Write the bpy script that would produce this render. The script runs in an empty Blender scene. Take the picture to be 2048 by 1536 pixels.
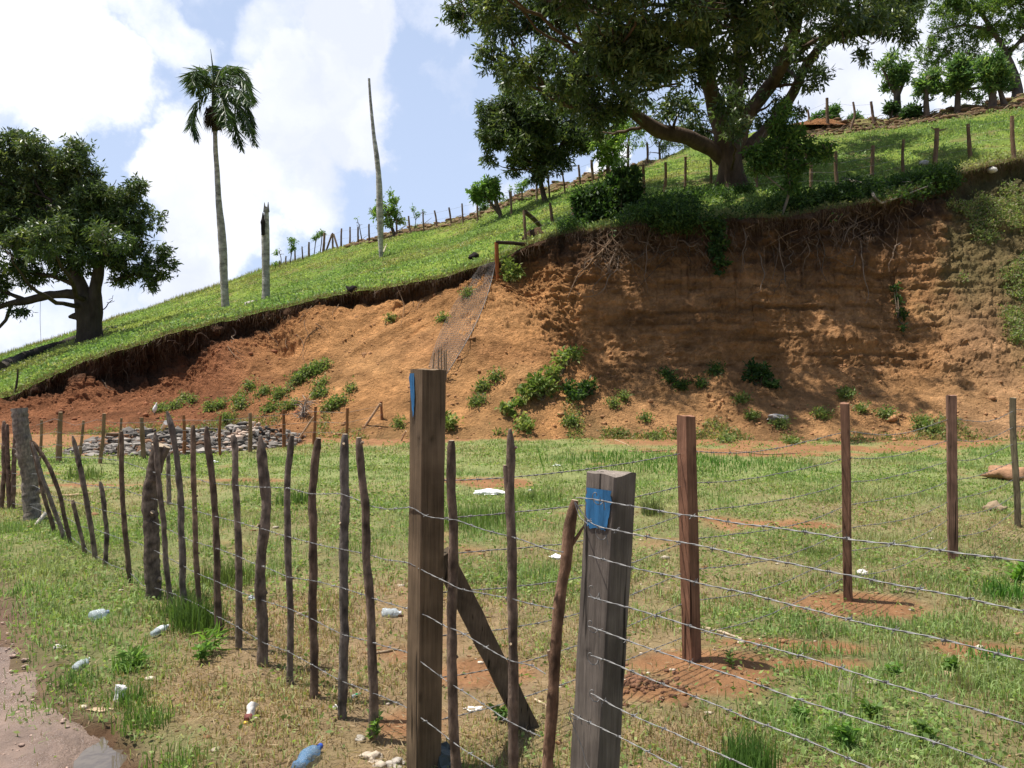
import bpy, math, random
import numpy as np
from mathutils import Vector

random.seed(7)
R = np.random.RandomState(11)
SC = bpy.context.scene
COL = SC.collection

# ------------------------------------------------------------------ camera
F = 1600.0                       # focal length in photo pixels (photo is 2048 x 1536)
CAMZ = 1.6
PITCH = math.atan(43 / 1600.0)
cam = bpy.data.objects.new("camera", bpy.data.cameras.new("camera"))
COL.objects.link(cam)
cam.location = (0, 0, CAMZ)
cam.rotation_euler = (math.pi / 2 - PITCH, 0, 0)
cam.data.sensor_width = 36
cam.data.lens = F / 2048 * 36
cam.data.clip_start = 0.05
cam.data.clip_end = 3000
SC.camera = cam

# ------------------------------------------------------------------ exposure, sun, sky
SC.view_settings.view_transform = 'Standard'
SC.view_settings.look = 'None'
SC.view_settings.exposure = 0.55
SC.view_settings.gamma = 1
SC.view_settings.use_curve_mapping = False
SUN = Vector((-0.30, 0.045, 0.95)).normalized()      # direction towards the sun
sl = bpy.data.lights.new("sun", 'SUN')
sl.energy = 4.7
sl.angle = math.radians(0.55)
sl.color = (1.0, 0.95, 0.87)
so = bpy.data.objects.new("sun", sl)
COL.objects.link(so)
so.rotation_euler = (-SUN).to_track_quat('-Z', 'Y').to_euler()
so.location = (-20, 0, 60)


def raydir(px, py):
    u = (px - 1024) / F
    v = (768 - py) / F
    return np.array([u, math.cos(PITCH) + v * math.sin(PITCH), -math.sin(PITCH) + v * math.cos(PITCH)])


def at(px, py, Y):
    d = raydir(px, py)
    return np.array([d[0] * Y / d[1], Y, CAMZ + d[2] * Y / d[1]])


def gnd(px, py, z=0.0):
    d = raydir(px, py)
    t = (z - CAMZ) / d[2]
    return np.array([d[0] * t, d[1] * t, z])


w = bpy.data.worlds.new("World")
SC.world = w
w.use_nodes = True
nt = w.node_tree
nt.nodes.clear()


def nn(t, **k):
    n = nt.nodes.new(t)
    for a, b in k.items():
        setattr(n, a, b)
    return n


def wmath(op, a, b=None, clamp=False):
    n = nn('ShaderNodeMath', operation=op, use_clamp=clamp)
    for i, s in enumerate((a, b)):
        if s is None:
            continue
        if isinstance(s, (int, float)):
            n.inputs[i].default_value = s
        else:
            nt.links.new(s, n.inputs[i])
    return n.outputs[0]


sky = nn('ShaderNodeTexSky', sky_type='NISHITA', sun_disc=False)
sky.sun_elevation = math.asin(SUN.z)
sky.sun_rotation = math.atan2(SUN.x, SUN.y)
sky.air_density = 1.0
sky.dust_density = 1.5
tc = nn('ShaderNodeTexCoord')
nz = nn('ShaderNodeTexNoise')
nz.inputs['Scale'].default_value = 5.5
nz.inputs['Detail'].default_value = 7
nz.inputs['Roughness'].default_value = 0.6
nt.links.new(tc.outputs['Generated'], nz.inputs['Vector'])
off = nn('ShaderNodeVectorMath', operation='SUBTRACT')
nt.links.new(nz.outputs['Color'], off.inputs[0])
off.inputs[1].default_value = (0.5, 0.5, 0.5)
sc_ = nn('ShaderNodeVectorMath', operation='SCALE')
nt.links.new(off.outputs[0], sc_.inputs[0])
sc_.inputs['Scale'].default_value = 0.21
add = nn('ShaderNodeVectorMath', operation='ADD')
nt.links.new(tc.outputs['Generated'], add.inputs[0])
nt.links.new(sc_.outputs[0], add.inputs[1])
nrm = nn('ShaderNodeVectorMath', operation='NORMALIZE')
nt.links.new(add.outputs[0], nrm.inputs[0])
# cloud banks: photo position of the centre, angular radius in photo pixels, density
CLOUDS = [(40, 90, 150, 1), (150, 160, 105, 1), (90, 230, 70, .7), (560, 60, 90, .55), (700, 60, 100, 1), (650, 190, 130, 1),
          (520, 270, 120, 1), (720, 260, 70, .9), (390, 330, 100, 1), (330, 330, 70, 1), (440, 450, 110, .9), (560, 330, 110, .8),
          (380, 540, 90, .9), (120, 600, 170, .6), (330, 60, 70, .5), (580, 400, 60, .5), (1190, 345, 40, 1), (1150, 370, 30, 1), (1220, 330, 34, 1),
          (1740, 130, 130, 1), (1850, 60, 120, 1), (1650, 200, 80, .8), (1980, 140, 90, .8), (1480, 60, 90, .8), (960, 390, 40, .4),
          (860, 10, 60, .5), (900, 150, 35, .35), (250, 20, 40, .5),
          (-300, 100, 200, 1), (-200, 500, 200, .8), (2300, -100, 300, 1), (1000, -900, 500, .9), (200, -500, 260, .8)]
acc = None
for (px, py, r, dens) in CLOUDS:
    d = raydir(px, py)
    d = d / np.linalg.norm(d)
    dp = nn('ShaderNodeVectorMath', operation='DOT_PRODUCT')
    nt.links.new(nrm.outputs[0], dp.inputs[0])
    dp.inputs[1].default_value = tuple(d)
    mr = nn('ShaderNodeMapRange', interpolation_type='SMOOTHSTEP')
    nt.links.new(dp.outputs['Value'], mr.inputs['Value'])
    mr.inputs['From Min'].default_value = math.cos(r * 1.28 / F)
    mr.inputs['From Max'].default_value = math.cos(r * 0.6 / F)
    mr.inputs['To Max'].default_value = dens
    acc = mr.outputs[0] if acc is None else wmath('MAXIMUM', acc, mr.outputs[0])
n2 = nn('ShaderNodeTexNoise')
n2.inputs['Scale'].default_value = 14
n2.inputs['Detail'].default_value = 8
n2.inputs['Roughness'].default_value = 0.62
nt.links.new(tc.outputs['Generated'], n2.inputs['Vector'])
wisp = wmath('MULTIPLY', wmath('SUBTRACT', n2.outputs['Fac'], 0.48), 1.2)
cm = wmath('ADD', acc, wisp, )
cmr = nn('ShaderNodeMapRange', interpolation_type='SMOOTHSTEP')
nt.links.new(cm, cmr.inputs['Value'])
cmr.inputs['From Min'].default_value = 0.06
cmr.inputs['From Max'].default_value = 0.98
cloudfac = wmath('MULTIPLY', cmr.outputs[0], 0.96)
# thin veil everywhere, thicker near the horizon
sep = nn('ShaderNodeSeparateXYZ')
nt.links.new(tc.outputs['Generated'], sep.inputs[0])
veil = nn('ShaderNodeMapRange')
nt.links.new(sep.outputs['Z'], veil.inputs['Value'])
veil.inputs['From Min'].default_value = 0.0
veil.inputs['From Max'].default_value = 0.55
veil.inputs['To Min'].default_value = 0.9
veil.inputs['To Max'].default_value = 0.66
skyc = nn('ShaderNodeVectorMath', operation='MULTIPLY')
nt.links.new(sky.outputs[0], skyc.inputs[0])
skyc.inputs[1].default_value = (1.0, 1.0, 1.0)
m1 = nn('ShaderNodeMix', data_type='RGBA')
back = nn('ShaderNodeMapRange')
nt.links.new(sep.outputs['Y'], back.inputs['Value'])
back.inputs['From Min'].default_value = -0.3
back.inputs['From Max'].default_value = 0.5
back.inputs['To Min'].default_value = 0.15
back.inputs['To Max'].default_value = 1.0
nt.links.new(wmath('MULTIPLY', veil.outputs[0], back.outputs[0]), m1.inputs[0])
nt.links.new(skyc.outputs[0], m1.inputs[6])
m1.inputs[7].default_value = (7.3, 8.9, 12.2, 1)
n3 = nn('ShaderNodeTexNoise')
n3.inputs['Scale'].default_value = 4
n3.inputs['Detail'].default_value = 6
nt.links.new(nrm.outputs[0], n3.inputs['Vector'])
cr = nn('ShaderNodeMix', data_type='RGBA')
crf = nn('ShaderNodeMapRange')
nt.links.new(n3.outputs['Fac'], crf.inputs['Value'])
crf.inputs['From Min'].default_value = 0.42
crf.inputs['From Max'].default_value = 0.62
nt.links.new(crf.outputs[0], cr.inputs[0])
cr.inputs[6].default_value = (13.5, 13.6, 14.2, 1)
cr.inputs[7].default_value = (9.6, 10.1, 11.7, 1)
m2 = nn('ShaderNodeMix', data_type='RGBA')
nt.links.new(cloudfac, m2.inputs[0])
nt.links.new(m1.outputs[2], m2.inputs[6])
nt.links.new(cr.outputs[2], m2.inputs[7])
bg = nn('ShaderNodeBackground')
bg.inputs['Strength'].default_value = 0.062
nt.links.new(m2.outputs[2], bg.inputs['Color'])
wo = nn('ShaderNodeOutputWorld')
nt.links.new(bg.outputs[0], wo.inputs['Surface'])


# ------------------------------------------------------------------ numpy noise
def _hash(ix, iy, iz, seed):
    h = (ix * 374761393 + iy * 668265263 + iz * 2147483647 + seed * 1274126177) & 0xFFFFFFFF
    h = ((h ^ (h >> 13)) * 1274126177) & 0xFFFFFFFF
    h = ((h ^ (h >> 15)) * 2246822519) & 0xFFFFFFFF
    return ((h ^ (h >> 16)) & 0xFFFFFF) / float(0xFFFFFF)


def noise(p, f=1.0, seed=0):
    p = np.asarray(p, float)
    x, y, z = p[..., 0] * f + 31.7, p[..., 1] * f + 17.3, p[..., 2] * f + 5.1
    ix, iy, iz = np.floor(x).astype(np.int64), np.floor(y).astype(np.int64), np.floor(z).astype(np.int64)
    fx, fy, fz = x - ix, y - iy, z - iz
    fx, fy, fz = [t * t * (3 - 2 * t) for t in (fx, fy, fz)]
    r = 0
    for dx in (0, 1):
        for dy in (0, 1):
            for dz in (0, 1):
                r = r + _hash(ix + dx, iy + dy, iz + dz, seed) * (fx if dx else 1 - fx) * (fy if dy else 1 - fy) * (fz if dz else 1 - fz)
    return r * 2 - 1


def fbm(p, f=1.0, o=4, seed=0, g=0.5):
    r, a = 0, 1.0
    for i in range(o):
        r = r + a * noise(p, f * 2.03 ** i, seed + i * 13)
        a *= g
    return r


def xyz(x, y, z=0):
    x = np.asarray(x, float)
    return np.stack([x, np.asarray(y, float) + 0 * x, z + 0 * x], -1)


def sstep(a, b, x):
    t = np.clip((x - a) / (b - a), 0, 1)
    return t * t * (3 - 2 * t)


def unit(v):
    v = np.asarray(v, float)
    return v / (np.linalg.norm(v, axis=-1, keepdims=True) + 1e-9)


# ------------------------------------------------------------------ materials
def material(name, rough=0.9, bump=0.0, bscale=30, bdist=0.02, stretch=None, vary=0.3, vscale=8, leaf=0.0, spec=0.3, color=None, trans=0.0, metal=0.0, split=False, coords='Object'):
    m = bpy.data.materials.new(name)
    m.use_nodes = True
    t = m.node_tree
    N, L = t.nodes, t.links
    b = N['Principled BSDF']
    b.inputs['Roughness'].default_value = rough
    b.inputs['Specular IOR Level'].default_value = spec
    b.inputs['Metallic'].default_value = metal
    co = N.new('ShaderNodeTexCoord')
    mp = N.new('ShaderNodeMapping')
    L.new(co.outputs[coords], mp.inputs[0])
    if stretch:
        mp.inputs['Scale'].default_value = stretch
    if color is None:
        a = N.new('ShaderNodeAttribute')
        a.attribute_name = 'Col'
        csrc = a.outputs['Color']
    else:
        r = N.new('ShaderNodeRGB')
        r.outputs[0].default_value = (*color, 1)
        csrc = r.outputs[0]
    no = N.new('ShaderNodeTexNoise')
    no.inputs['Scale'].default_value = vscale
    no.inputs['Detail'].default_value = 6
    no.inputs['Roughness'].default_value = 0.65
    L.new(mp.outputs[0], no.inputs['Vector'])
    mr = N.new('ShaderNodeMapRange')
    L.new(no.outputs['Fac'], mr.inputs['Value'])
    mr.inputs['From Min'].default_value = 0.25
    mr.inputs['From Max'].default_value = 0.75
    mr.inputs['To Min'].default_value = 1 - vary
    mr.inputs['To Max'].default_value = 1 + vary
    mu = N.new('ShaderNodeVectorMath')
    mu.operation = 'SCALE'
    L.new(csrc, mu.inputs[0])
    L.new(mr.outputs[0], mu.inputs['Scale'])
    cout = mu.outputs[0]
    if split:                     # drying cracks running with the grain, and blotchy weathering
        sn = N.new('ShaderNodeTexNoise')
        sn.inputs['Scale'].default_value = 22
        sn.inputs['Detail'].default_value = 3
        L.new(mp.outputs[0], sn.inputs['Vector'])
        sr = N.new('ShaderNodeMapRange')
        sr.inputs['From Min'].default_value = 0.335
        sr.inputs['From Max'].default_value = 0.375
        sr.inputs['To Min'].default_value = 0.22
        sr.inputs['To Max'].default_value = 1.0
        L.new(sn.outputs['Fac'], sr.inputs['Value'])
        bl = N.new('ShaderNodeTexNoise')
        bl.inputs['Scale'].default_value = 7
        bl.inputs['Detail'].default_value = 6
        L.new(co.outputs[coords], bl.inputs['Vector'])
        br = N.new('ShaderNodeMapRange')
        br.inputs['From Min'].default_value = 0.3
        br.inputs['From Max'].default_value = 0.7
        br.inputs['To Min'].default_value = 0.68
        br.inputs['To Max'].default_value = 1.25
        L.new(bl.outputs['Fac'], br.inputs['Value'])
        pm = N.new('ShaderNodeMath')
        pm.operation = 'MULTIPLY'
        L.new(sr.outputs[0], pm.inputs[0])
        L.new(br.outputs[0], pm.inputs[1])
        m3 = N.new('ShaderNodeVectorMath')
        m3.operation = 'SCALE'
        L.new(cout, m3.inputs[0])
        L.new(pm.outputs[0], m3.inputs['Scale'])
        cout = m3.outputs[0]
    L.new(cout, b.inputs['Base Color'])
    if bump:
        bn = N.new('ShaderNodeTexNoise')
        bn.inputs['Scale'].default_value = bscale
        bn.inputs['Detail'].default_value = 8
        bn.inputs['Roughness'].default_value = 0.7
        L.new(mp.outputs[0], bn.inputs['Vector'])
        bm = N.new('ShaderNodeBump')
        bm.inputs['Strength'].default_value = bump
        bm.inputs['Distance'].default_value = bdist
        L.new(bn.outputs['Fac'], bm.inputs['Height'])
        L.new(bm.outputs[0], b.inputs['Normal'])
    if trans:
        b.inputs['Transmission Weight'].default_value = trans
        b.inputs['IOR'].default_value = 1.33
    if leaf:
        tr = N.new('ShaderNodeBsdfTranslucent')
        tm = N.new('ShaderNodeVectorMath')
        tm.operation = 'MULTIPLY'
        L.new(cout, tm.inputs[0])
        tm.inputs[1].default_value = (1.45, 1.5, 0.8)
        L.new(tm.outputs[0], tr.inputs['Color'])
        mx = N.new('ShaderNodeMixShader')
        mx.inputs[0].default_value = leaf
        L.new(b.outputs[0], mx.inputs[1])
        L.new(tr.outputs[0], mx.inputs[2])
        L.new(mx.outputs[0], N['Material Output'].inputs['Surface'])
    return m


M = dict(
    soil=material('soil', rough=0.95, bump=0.9, bscale=22, bdist=0.05, vary=0.25, vscale=6, spec=0.1),
    bank=material('clay_bank', rough=0.95, bump=1.0, bscale=16, bdist=0.22, vary=0.3, vscale=5, spec=0.08),
    hill=material('hill_turf', rough=0.95, bump=0.9, bscale=5, bdist=0.12, vary=0.35, vscale=3, spec=0.1),
    grass=material('grass_blade', rough=0.6, vary=0.25, vscale=2, leaf=0.35, spec=0.25),
    leaf=material('tree_leaf', rough=0.42, vary=0.3, vscale=1.2, leaf=0.30, spec=0.4),
    softleaf=material('soft_leaf', rough=0.55, vary=0.25, vscale=2, leaf=0.4, spec=0.25),
    bark=material('bark', rough=0.95, bump=0.9, bscale=10, bdist=0.06, stretch=(1, 1, .35), vary=0.4, vscale=5, spec=0.1),
    palm=material('palm_bark', rough=0.95, bump=0.9, bscale=9, bdist=0.05, stretch=(1, 1, 2.2), vary=0.75, vscale=3.2, spec=0.1),
    stick=material('stick_bark', rough=0.92, bump=0.9, bscale=75, bdist=0.012, stretch=(1, 1, .4), vary=0.6, vscale=55, spec=0.15),
    timber=material('sawn_timber', rough=0.88, bump=0.9, bscale=90, bdist=0.006, stretch=(1.6, 1.6, .06), vary=0.42, vscale=60, spec=0.15, split=True),
    wire=material('galvanised_wire', rough=0.45, vary=0.3, vscale=40, spec=0.5, color=(0.215, 0.21, 0.205), metal=0.3),
    thinwire=material('dull_wire', rough=0.6, vary=0.2, vscale=10, spec=0.3, color=(0.20, 0.19, 0.18)),
    rock=material('stone', rough=0.9, bump=0.7, bscale=14, bdist=0.03, vary=0.35, vscale=9, spec=0.2),
    paint=material('blue_paint', rough=0.65, bump=0.8, bscale=80, bdist=0.003, stretch=(1, 1, .12), vary=0.75, vscale=38, spec=0.2, color=(0.035, 0.14, 0.29)),
    root=material('root', rough=0.9, bump=0.5, bscale=30, bdist=0.02, vary=0.3, vscale=14, spec=0.1),
    plastic=material('white_plastic', rough=0.35, bump=0.4, bscale=25, bdist=0.01, vary=0.08, vscale=12, spec=0.5),
)


def glossy(name, color, alpha, rough=0.15):
    m = bpy.data.materials.new(name)
    m.use_nodes = True
    t = m.node_tree
    b = t.nodes['Principled BSDF']
    b.inputs['Base Color'].default_value = (*color, 1)
    b.inputs['Roughness'].default_value = rough
    tr = t.nodes.new('ShaderNodeBsdfTransparent')
    tr.inputs[0].default_value = (0.85, 0.93, 1, 1)
    mx = t.nodes.new('ShaderNodeMixShader')
    no = t.nodes.new('ShaderNodeTexNoise')
    no.inputs['Scale'].default_value = 45
    bm = t.nodes.new('ShaderNodeBump')
    bm.inputs['Strength'].default_value = 0.6
    bm.inputs['Distance'].default_value = 0.01
    t.links.new(no.outputs['Fac'], bm.inputs['Height'])
    t.links.new(bm.outputs[0], b.inputs['Normal'])
    mx.inputs[0].default_value = alpha
    t.links.new(tr.outputs[0], mx.inputs[1])
    t.links.new(b.outputs[0], mx.inputs[2])
    t.links.new(mx.outputs[0], t.nodes['Material Output'].inputs['Surface'])
    return m


M['bottle_blue'] = glossy('clear_blue_plastic', (0.22, 0.45, 0.75), 0.42)
M['bottle_clear'] = glossy('clear_plastic', (0.75, 0.82, 0.86), 0.55)
mw = bpy.data.materials.new('muddy_water')
mw.use_nodes = True
b = mw.node_tree.nodes['Principled BSDF']
b.inputs['Base Color'].default_value = (0.10, 0.08, 0.062, 1)
b.inputs['Roughness'].default_value = 0.04
b.inputs['Specular IOR Level'].default_value = 0.6
_n = mw.node_tree.nodes.new('ShaderNodeTexNoise')
_n.inputs['Scale'].default_value = 18
_b = mw.node_tree.nodes.new('ShaderNodeBump')
_b.inputs['Strength'].default_value = 0.12
_b.inputs['Distance'].default_value = 0.01
mw.node_tree.links.new(_n.outputs['Fac'], _b.inputs['Height'])
mw.node_tree.links.new(_b.outputs[0], b.inputs['Normal'])
M['water'] = mw
# wet road mud: rough clay with a wet film in its hollows
mm = material('wet_mud', rough=0.5, bump=0.9, bscale=26, bdist=0.03, vary=0.25, vscale=12, spec=0.5)
_t = mm.node_tree
_w = _t.nodes.new('ShaderNodeTexNoise')
_w.inputs['Scale'].default_value = 7
_w.inputs['Detail'].default_value = 5
_c = _t.nodes.new('ShaderNodeTexCoord')
_t.links.new(_c.outputs['Object'], _w.inputs['Vector'])
_r = _t.nodes.new('ShaderNodeMapRange')
_r.inputs['From Min'].default_value = 0.44
_r.inputs['From Max'].default_value = 0.56
_r.inputs['To Min'].default_value = 0.62
_r.inputs['To Max'].default_value = 0.22
_t.links.new(_w.outputs['Fac'], _r.inputs['Value'])
_t.links.new(_r.outputs[0], _t.nodes['Principled BSDF'].inputs['Roughness'])
M['mud'] = mm


# ------------------------------------------------------------------ mesh building
class MB:
    def __init__(s):
        s.v, s.c, s.q, s.t, s.n = [], [], [], [], 0

    def add(s, v, quads=None, tris=None, col=(0.5, 0.5, 0.5)):
        v = np.asarray(v, float).reshape(-1, 3)
        c = np.asarray(col, float)
        if c.ndim == 1:
            c = np.tile(c, (len(v), 1))
        s.v.append(v)
        s.c.append(c.reshape(-1, 3))
        if quads is not None and len(quads):
            s.q.append(np.asarray(quads, np.int64).reshape(-1, 4) + s.n)
        if tris is not None and len(tris):
            s.t.append(np.asarray(tris, np.int64).reshape(-1, 3) + s.n)
        s.n += len(v)

    def build(s, name, mat, parent=None, origin=None, smooth=True):
        v = np.concatenate(s.v)
        c = np.concatenate(s.c)
        o = np.zeros(3) if origin is None else np.asarray(origin, float)
        if parent is not None and origin is None:
            o = np.array(parent.matrix_local.translation) if parent.parent is None else np.zeros(3)
            v = v - np.array(parent['_w'])
        else:
            v = v - o
        q = np.concatenate(s.q) if s.q else np.zeros((0, 4), np.int64)
        t = np.concatenate(s.t) if s.t else np.zeros((0, 3), np.int64)
        me = bpy.data.meshes.new(name)
        me.vertices.add(len(v))
        me.vertices.foreach_set('co', v.astype(np.float32).ravel())
        me.loops.add(len(q) * 4 + len(t) * 3)
        me.loops.foreach_set('vertex_index', np.concatenate([q.ravel(), t.ravel()]).astype(np.int32))
        me.polygons.add(len(q) + len(t))
        ls = np.concatenate([np.arange(len(q)) * 4, len(q) * 4 + np.arange(len(t)) * 3]).astype(np.int32)
        me.polygons.foreach_set('loop_start', ls)
        me.polygons.foreach_set('use_smooth', np.full(len(ls), smooth))
        me.update(calc_edges=True)
        a = me.color_attributes.new('Col', 'FLOAT_COLOR', 'POINT')
        a.data.foreach_set('color', np.concatenate([np.clip(c, 0, 1), np.ones((len(c), 1))], 1).astype(np.float32).ravel())
        me.materials.append(mat)
        ob = bpy.data.objects.new(name, me)
        COL.objects.link(ob)
        if parent is not None:
            ob.parent = parent
            ob['_w'] = list(parent['_w'])
        else:
            ob.location = o
            ob['_w'] = list(o)
        return ob


def tag(o, label=None, cat=None, group=None, kind=None):
    if label:
        o['label'] = label
    if cat:
        o['category'] = cat
    if group:
        o['group'] = group
    if kind:
        o['kind'] = kind
    return o


def thing(name, loc, label, cat, group=None):
    e = bpy.data.objects.new(name, None)
    COL.objects.link(e)
    e.location = loc
    e.empty_display_size = 0.2
    e['_w'] = [float(a) for a in loc]
    return tag(e, label, cat, group)


def grid_faces(nr, nc, wrap=False):
    i = np.arange(nr - 1)[:, None]
    j = np.arange(nc if wrap else nc - 1)[None, :]
    j2 = (j + 1) % nc
    a = i * nc + j
    return np.stack([a, i * nc + j2, (i + 1) * nc + j2, (i + 1) * nc + j], -1).reshape(-1, 4)


def resample(path, n):
    path = np.asarray(path, float)
    if len(path) == n:
        return path
    d = np.r_[0, np.cumsum(np.linalg.norm(np.diff(path[:, :3], axis=0), axis=1))]
    t = np.linspace(0, d[-1], n)
    out = np.stack([np.interp(t, d, path[:, k]) for k in range(path.shape[1])], 1)
    if n > 6:                                   # soften the corners
        for _ in range(2):
            out[1:-1] = out[1:-1] * 0.5 + (out[:-2] + out[2:]) * 0.25
    return out


def tube(mb, path, rad, seg=8, n=None, col=(0.3, 0.2, 0.1), lump=0.0, lf=8, cap=True, seed=0, capcol=None, colvar=0.0):
    """path: k x 3 points; rad: scalar or per-point radius"""
    path = np.asarray(path, float)
    rad = np.broadcast_to(np.asarray(rad, float), (len(path),))
    pr = np.concatenate([path, rad[:, None]], 1)
    if n:
        pr = resample(pr, n)
    p, r = pr[:, :3], pr[:, 3]
    T = unit(np.gradient(p, axis=0))
    av = unit(T.mean(0))
    ref = np.eye(3)[np.argmin(np.abs(av))]
    Nn = unit(np.cross(T, ref))
    B = np.cross(T, Nn)
    a = np.linspace(0, 2 * math.pi, seg, endpoint=False)
    ring = Nn[:, None] * np.cos(a)[None, :, None] + B[:, None] * np.sin(a)[None, :, None]
    rr = r[:, None] * np.ones((1, seg))
    v = p[:, None] + ring * rr[..., None]
    if lump:
        k = fbm(v, lf, 3, seed)
        v = p[:, None] + ring * (rr * (1 + lump * k))[..., None]
    c = np.tile(np.asarray(col, float), (len(p), seg, 1))
    if colvar:
        c = c * (1 + colvar * fbm(v, lf * 1.5, 3, seed + 5))[..., None]
    fc = grid_faces(len(p), seg, True)
    mb.add(v, quads=fc, col=c.reshape(-1, 3))
    if cap:
        for e, s in ((0, 1), (-1, -1)):
            ctr = p[e] - T[e] * 0.0
            vv = np.concatenate([v[e], ctr[None]])
            tr = [(i, (i + 1) % seg, seg) if s > 0 else ((i + 1) % seg, i, seg) for i in range(seg)]
            mb.add(vv, tris=tr, col=capcol if (capcol is not None and e == -1) else c[e].mean(0))
    return p, r


def leaves(mb, P, D, L, W, col, fold=0.0):
    P, D = np.asarray(P, float), unit(D)
    n = len(P)
    L = np.broadcast_to(L, (n,))[:, None]
    W = np.broadcast_to(W, (n,))[:, None]
    s = unit(np.cross(D, R.normal(size=(n, 3))))
    nrm_ = np.cross(D, s)
    v = np.stack([P, P + D * L * .45 + s * W / 2, P + D * L - nrm_ * L * fold, P + D * L * .45 - s * W / 2], 1)
    c = np.broadcast_to(np.asarray(col, float), (n, 3))
    mb.add(v, quads=np.arange(n * 4).reshape(n, 4), col=np.repeat(c, 4, 0))


def blades(mb, P, H, W, col, lean=0.5, seg=2, updir=(0, 0, 1)):
    n = len(P)
    H = np.broadcast_to(H, (n,))[:, None]
    W = np.broadcast_to(W, (n,))[:, None]
    a = R.uniform(0, 2 * math.pi, n)
    d = np.stack([np.cos(a), np.sin(a), 0 * a], 1)
    s = np.stack([-np.sin(a), np.cos(a), 0 * a], 1)
    b2 = R.uniform(0, math.pi, n)[:, None]
    s = unit(s * np.cos(b2) + d * np.sin(b2) * .6)
    up = np.asarray(updir, float)
    ln = np.abs(R.normal(0, lean, n))[:, None]
    mid = P + (up * 0.6 + d * ln * 0.25) * H
    tip = P + (up * np.clip(1 - ln * 0.35, .15, 1) + d * ln * 0.8) * H
    c = np.broadcast_to(np.asarray(col, float), (n, 3))
    if seg == 2:
        v = np.stack([P - s * W / 2, P + s * W / 2, mid + s * W * .4, mid - s * W * .4, tip], 1)
        k = np.arange(n)[:, None] * 5
        mb.add(v, quads=k + np.array([[0, 1, 2, 3]]), tris=k + np.array([[3, 2, 4]]), col=np.repeat(c, 5, 0))
    else:
        v = np.stack([P - s * W / 2, P + s * W / 2, tip], 1)
        mb.add(v, tris=np.arange(n * 3).reshape(n, 3), col=np.repeat(c, 3, 0))


def rock_verts(c, r, seed, sub=2, squash=(1, 1, .7), rough=.35):
    import bmesh
    ck = (sub, int(seed) % 24, round(rough, 2))
    if ck in _ico:
        vv, f = _ico[ck]
        return vv * np.asarray(squash) * r + np.asarray(c), f
    key = sub
    if key not in _ico:
        bm = bmesh.new()
        bmesh.ops.create_icosphere(bm, subdivisions=sub, radius=1)
        bm.verts.ensure_lookup_table()
        _ico[key] = (np.array([x.co[:] for x in bm.verts]), np.array([[x.index for x in f.verts] for f in bm.faces]))
        bm.free()
    v, f = _ico[key]
    k = 1 + rough * fbm(v + seed * 7.3, 1.3, 3, seed)
    q = np.round(v * 1.6 + .3 * noise(v + seed, 2, seed)[:, None]) / 1.6
    vv = (v * .65 + q * .35) * k[:, None]
    _ico[ck] = (vv, f)
    return vv * np.asarray(squash) * r + np.asarray(c), f


_ico = {}


def _ico_n(n):
    return R.uniform(-1, 1, n)


def rock(mb, c, r, seed, sub=2, squash=(1, 1, .7), col=(.3, .28, .25), rough=.35):
    v, f = rock_verts(c, r, seed, sub, squash, rough)
    cc = np.asarray(col) * (1 + .2 * (_ico_n(len(v))))[:, None]
    mb.add(v, tris=f, col=cc)


# ------------------------------------------------------------------ field (flat ground)
FA = np.array([-0.348, 3.11])                 # fence line through the tall corner post
FB = np.array([0.255, 2.45])                  # short corner post
FD = (FB - FA) / np.linalg.norm(FB - FA)
ROAD_P = np.array([-1.64, 3.16])
ROAD_D = np.array([-0.645, 0.764])
ROAD_N = np.array([-0.764, -0.645])           # towards the road side


def road_dist(x, y):
    return (x - ROAD_P[0]) * ROAD_N[0] + (y - ROAD_P[1]) * ROAD_N[1]


PUD = gnd(205, 1525)


def puddle(x, y):
    ca, sa = ROAD_D
    dx, dy = x - PUD[0], y - PUD[1]
    a = dx * ca + dy * sa
    b_ = -dx * sa + dy * ca
    return (a / 0.44) ** 2 + (b_ / 0.12) ** 2 + .9 * fbm(xyz(x, y), 5, 3, 3)


def field_z(x, y):
    p = xyz(x, y)
    z = 0.035 * noise(p, 0.35, 1) + 0.018 * noise(p, 1.7, 2) + 0.010 * fbm(p, 6, 3, 4)
    z = z - 0.05 * (1 - sstep(0.5, 1.6, puddle(x, y)))
    z = z - 0.03 * sstep(-.15, .25, road_dist(x, y) + .08 * noise(p, 3, 8))
    for (cx, cy, r, h) in HEAPS:
        z = z + h * np.exp(-(((x - cx) ** 2 + (y - cy) ** 2) / r ** 2))
    return z


_p1, _p2 = gnd(1383, 1330), gnd(1698, 1205)
HEAPS = [(_p1[0] + .1, _p1[1], .35, .03), (_p2[0] + .1, _p2[1], .4, .04), (gnd(1270, 1375)[0], gnd(1270, 1375)[1], .13, .045)]
SOILS = [(gnd(1440, 1350), .55, .38), (gnd(1290, 1390), .4, .2), (gnd(1740, 1215), .6, .34), (gnd(1560, 1290), .5, .12), (gnd(1640, 1330), .45, .12), (gnd(960, 1340), .35, .25),
         (gnd(800, 1450), .35, .25), (gnd(480, 965), .8, .22), (gnd(160, 975), .9, .12), (gnd(1500, 905), 2.6, .9), (gnd(1700, 895), 2.5, .8), (gnd(1600, 1050), .5, .3),
         (gnd(950, 965), .9, .5), (gnd(60, 950), 1.0, .2), (gnd(1960, 1290), .35, .2)]
DRY = [(gnd(560, 1290), 1.0), (gnd(330, 1210), .45), (gnd(800, 1330), .9), (gnd(620, 1440), .7), (gnd(480, 1400), .35), (gnd(1400, 1480), .3), (gnd(700, 1200), .7)]
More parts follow.
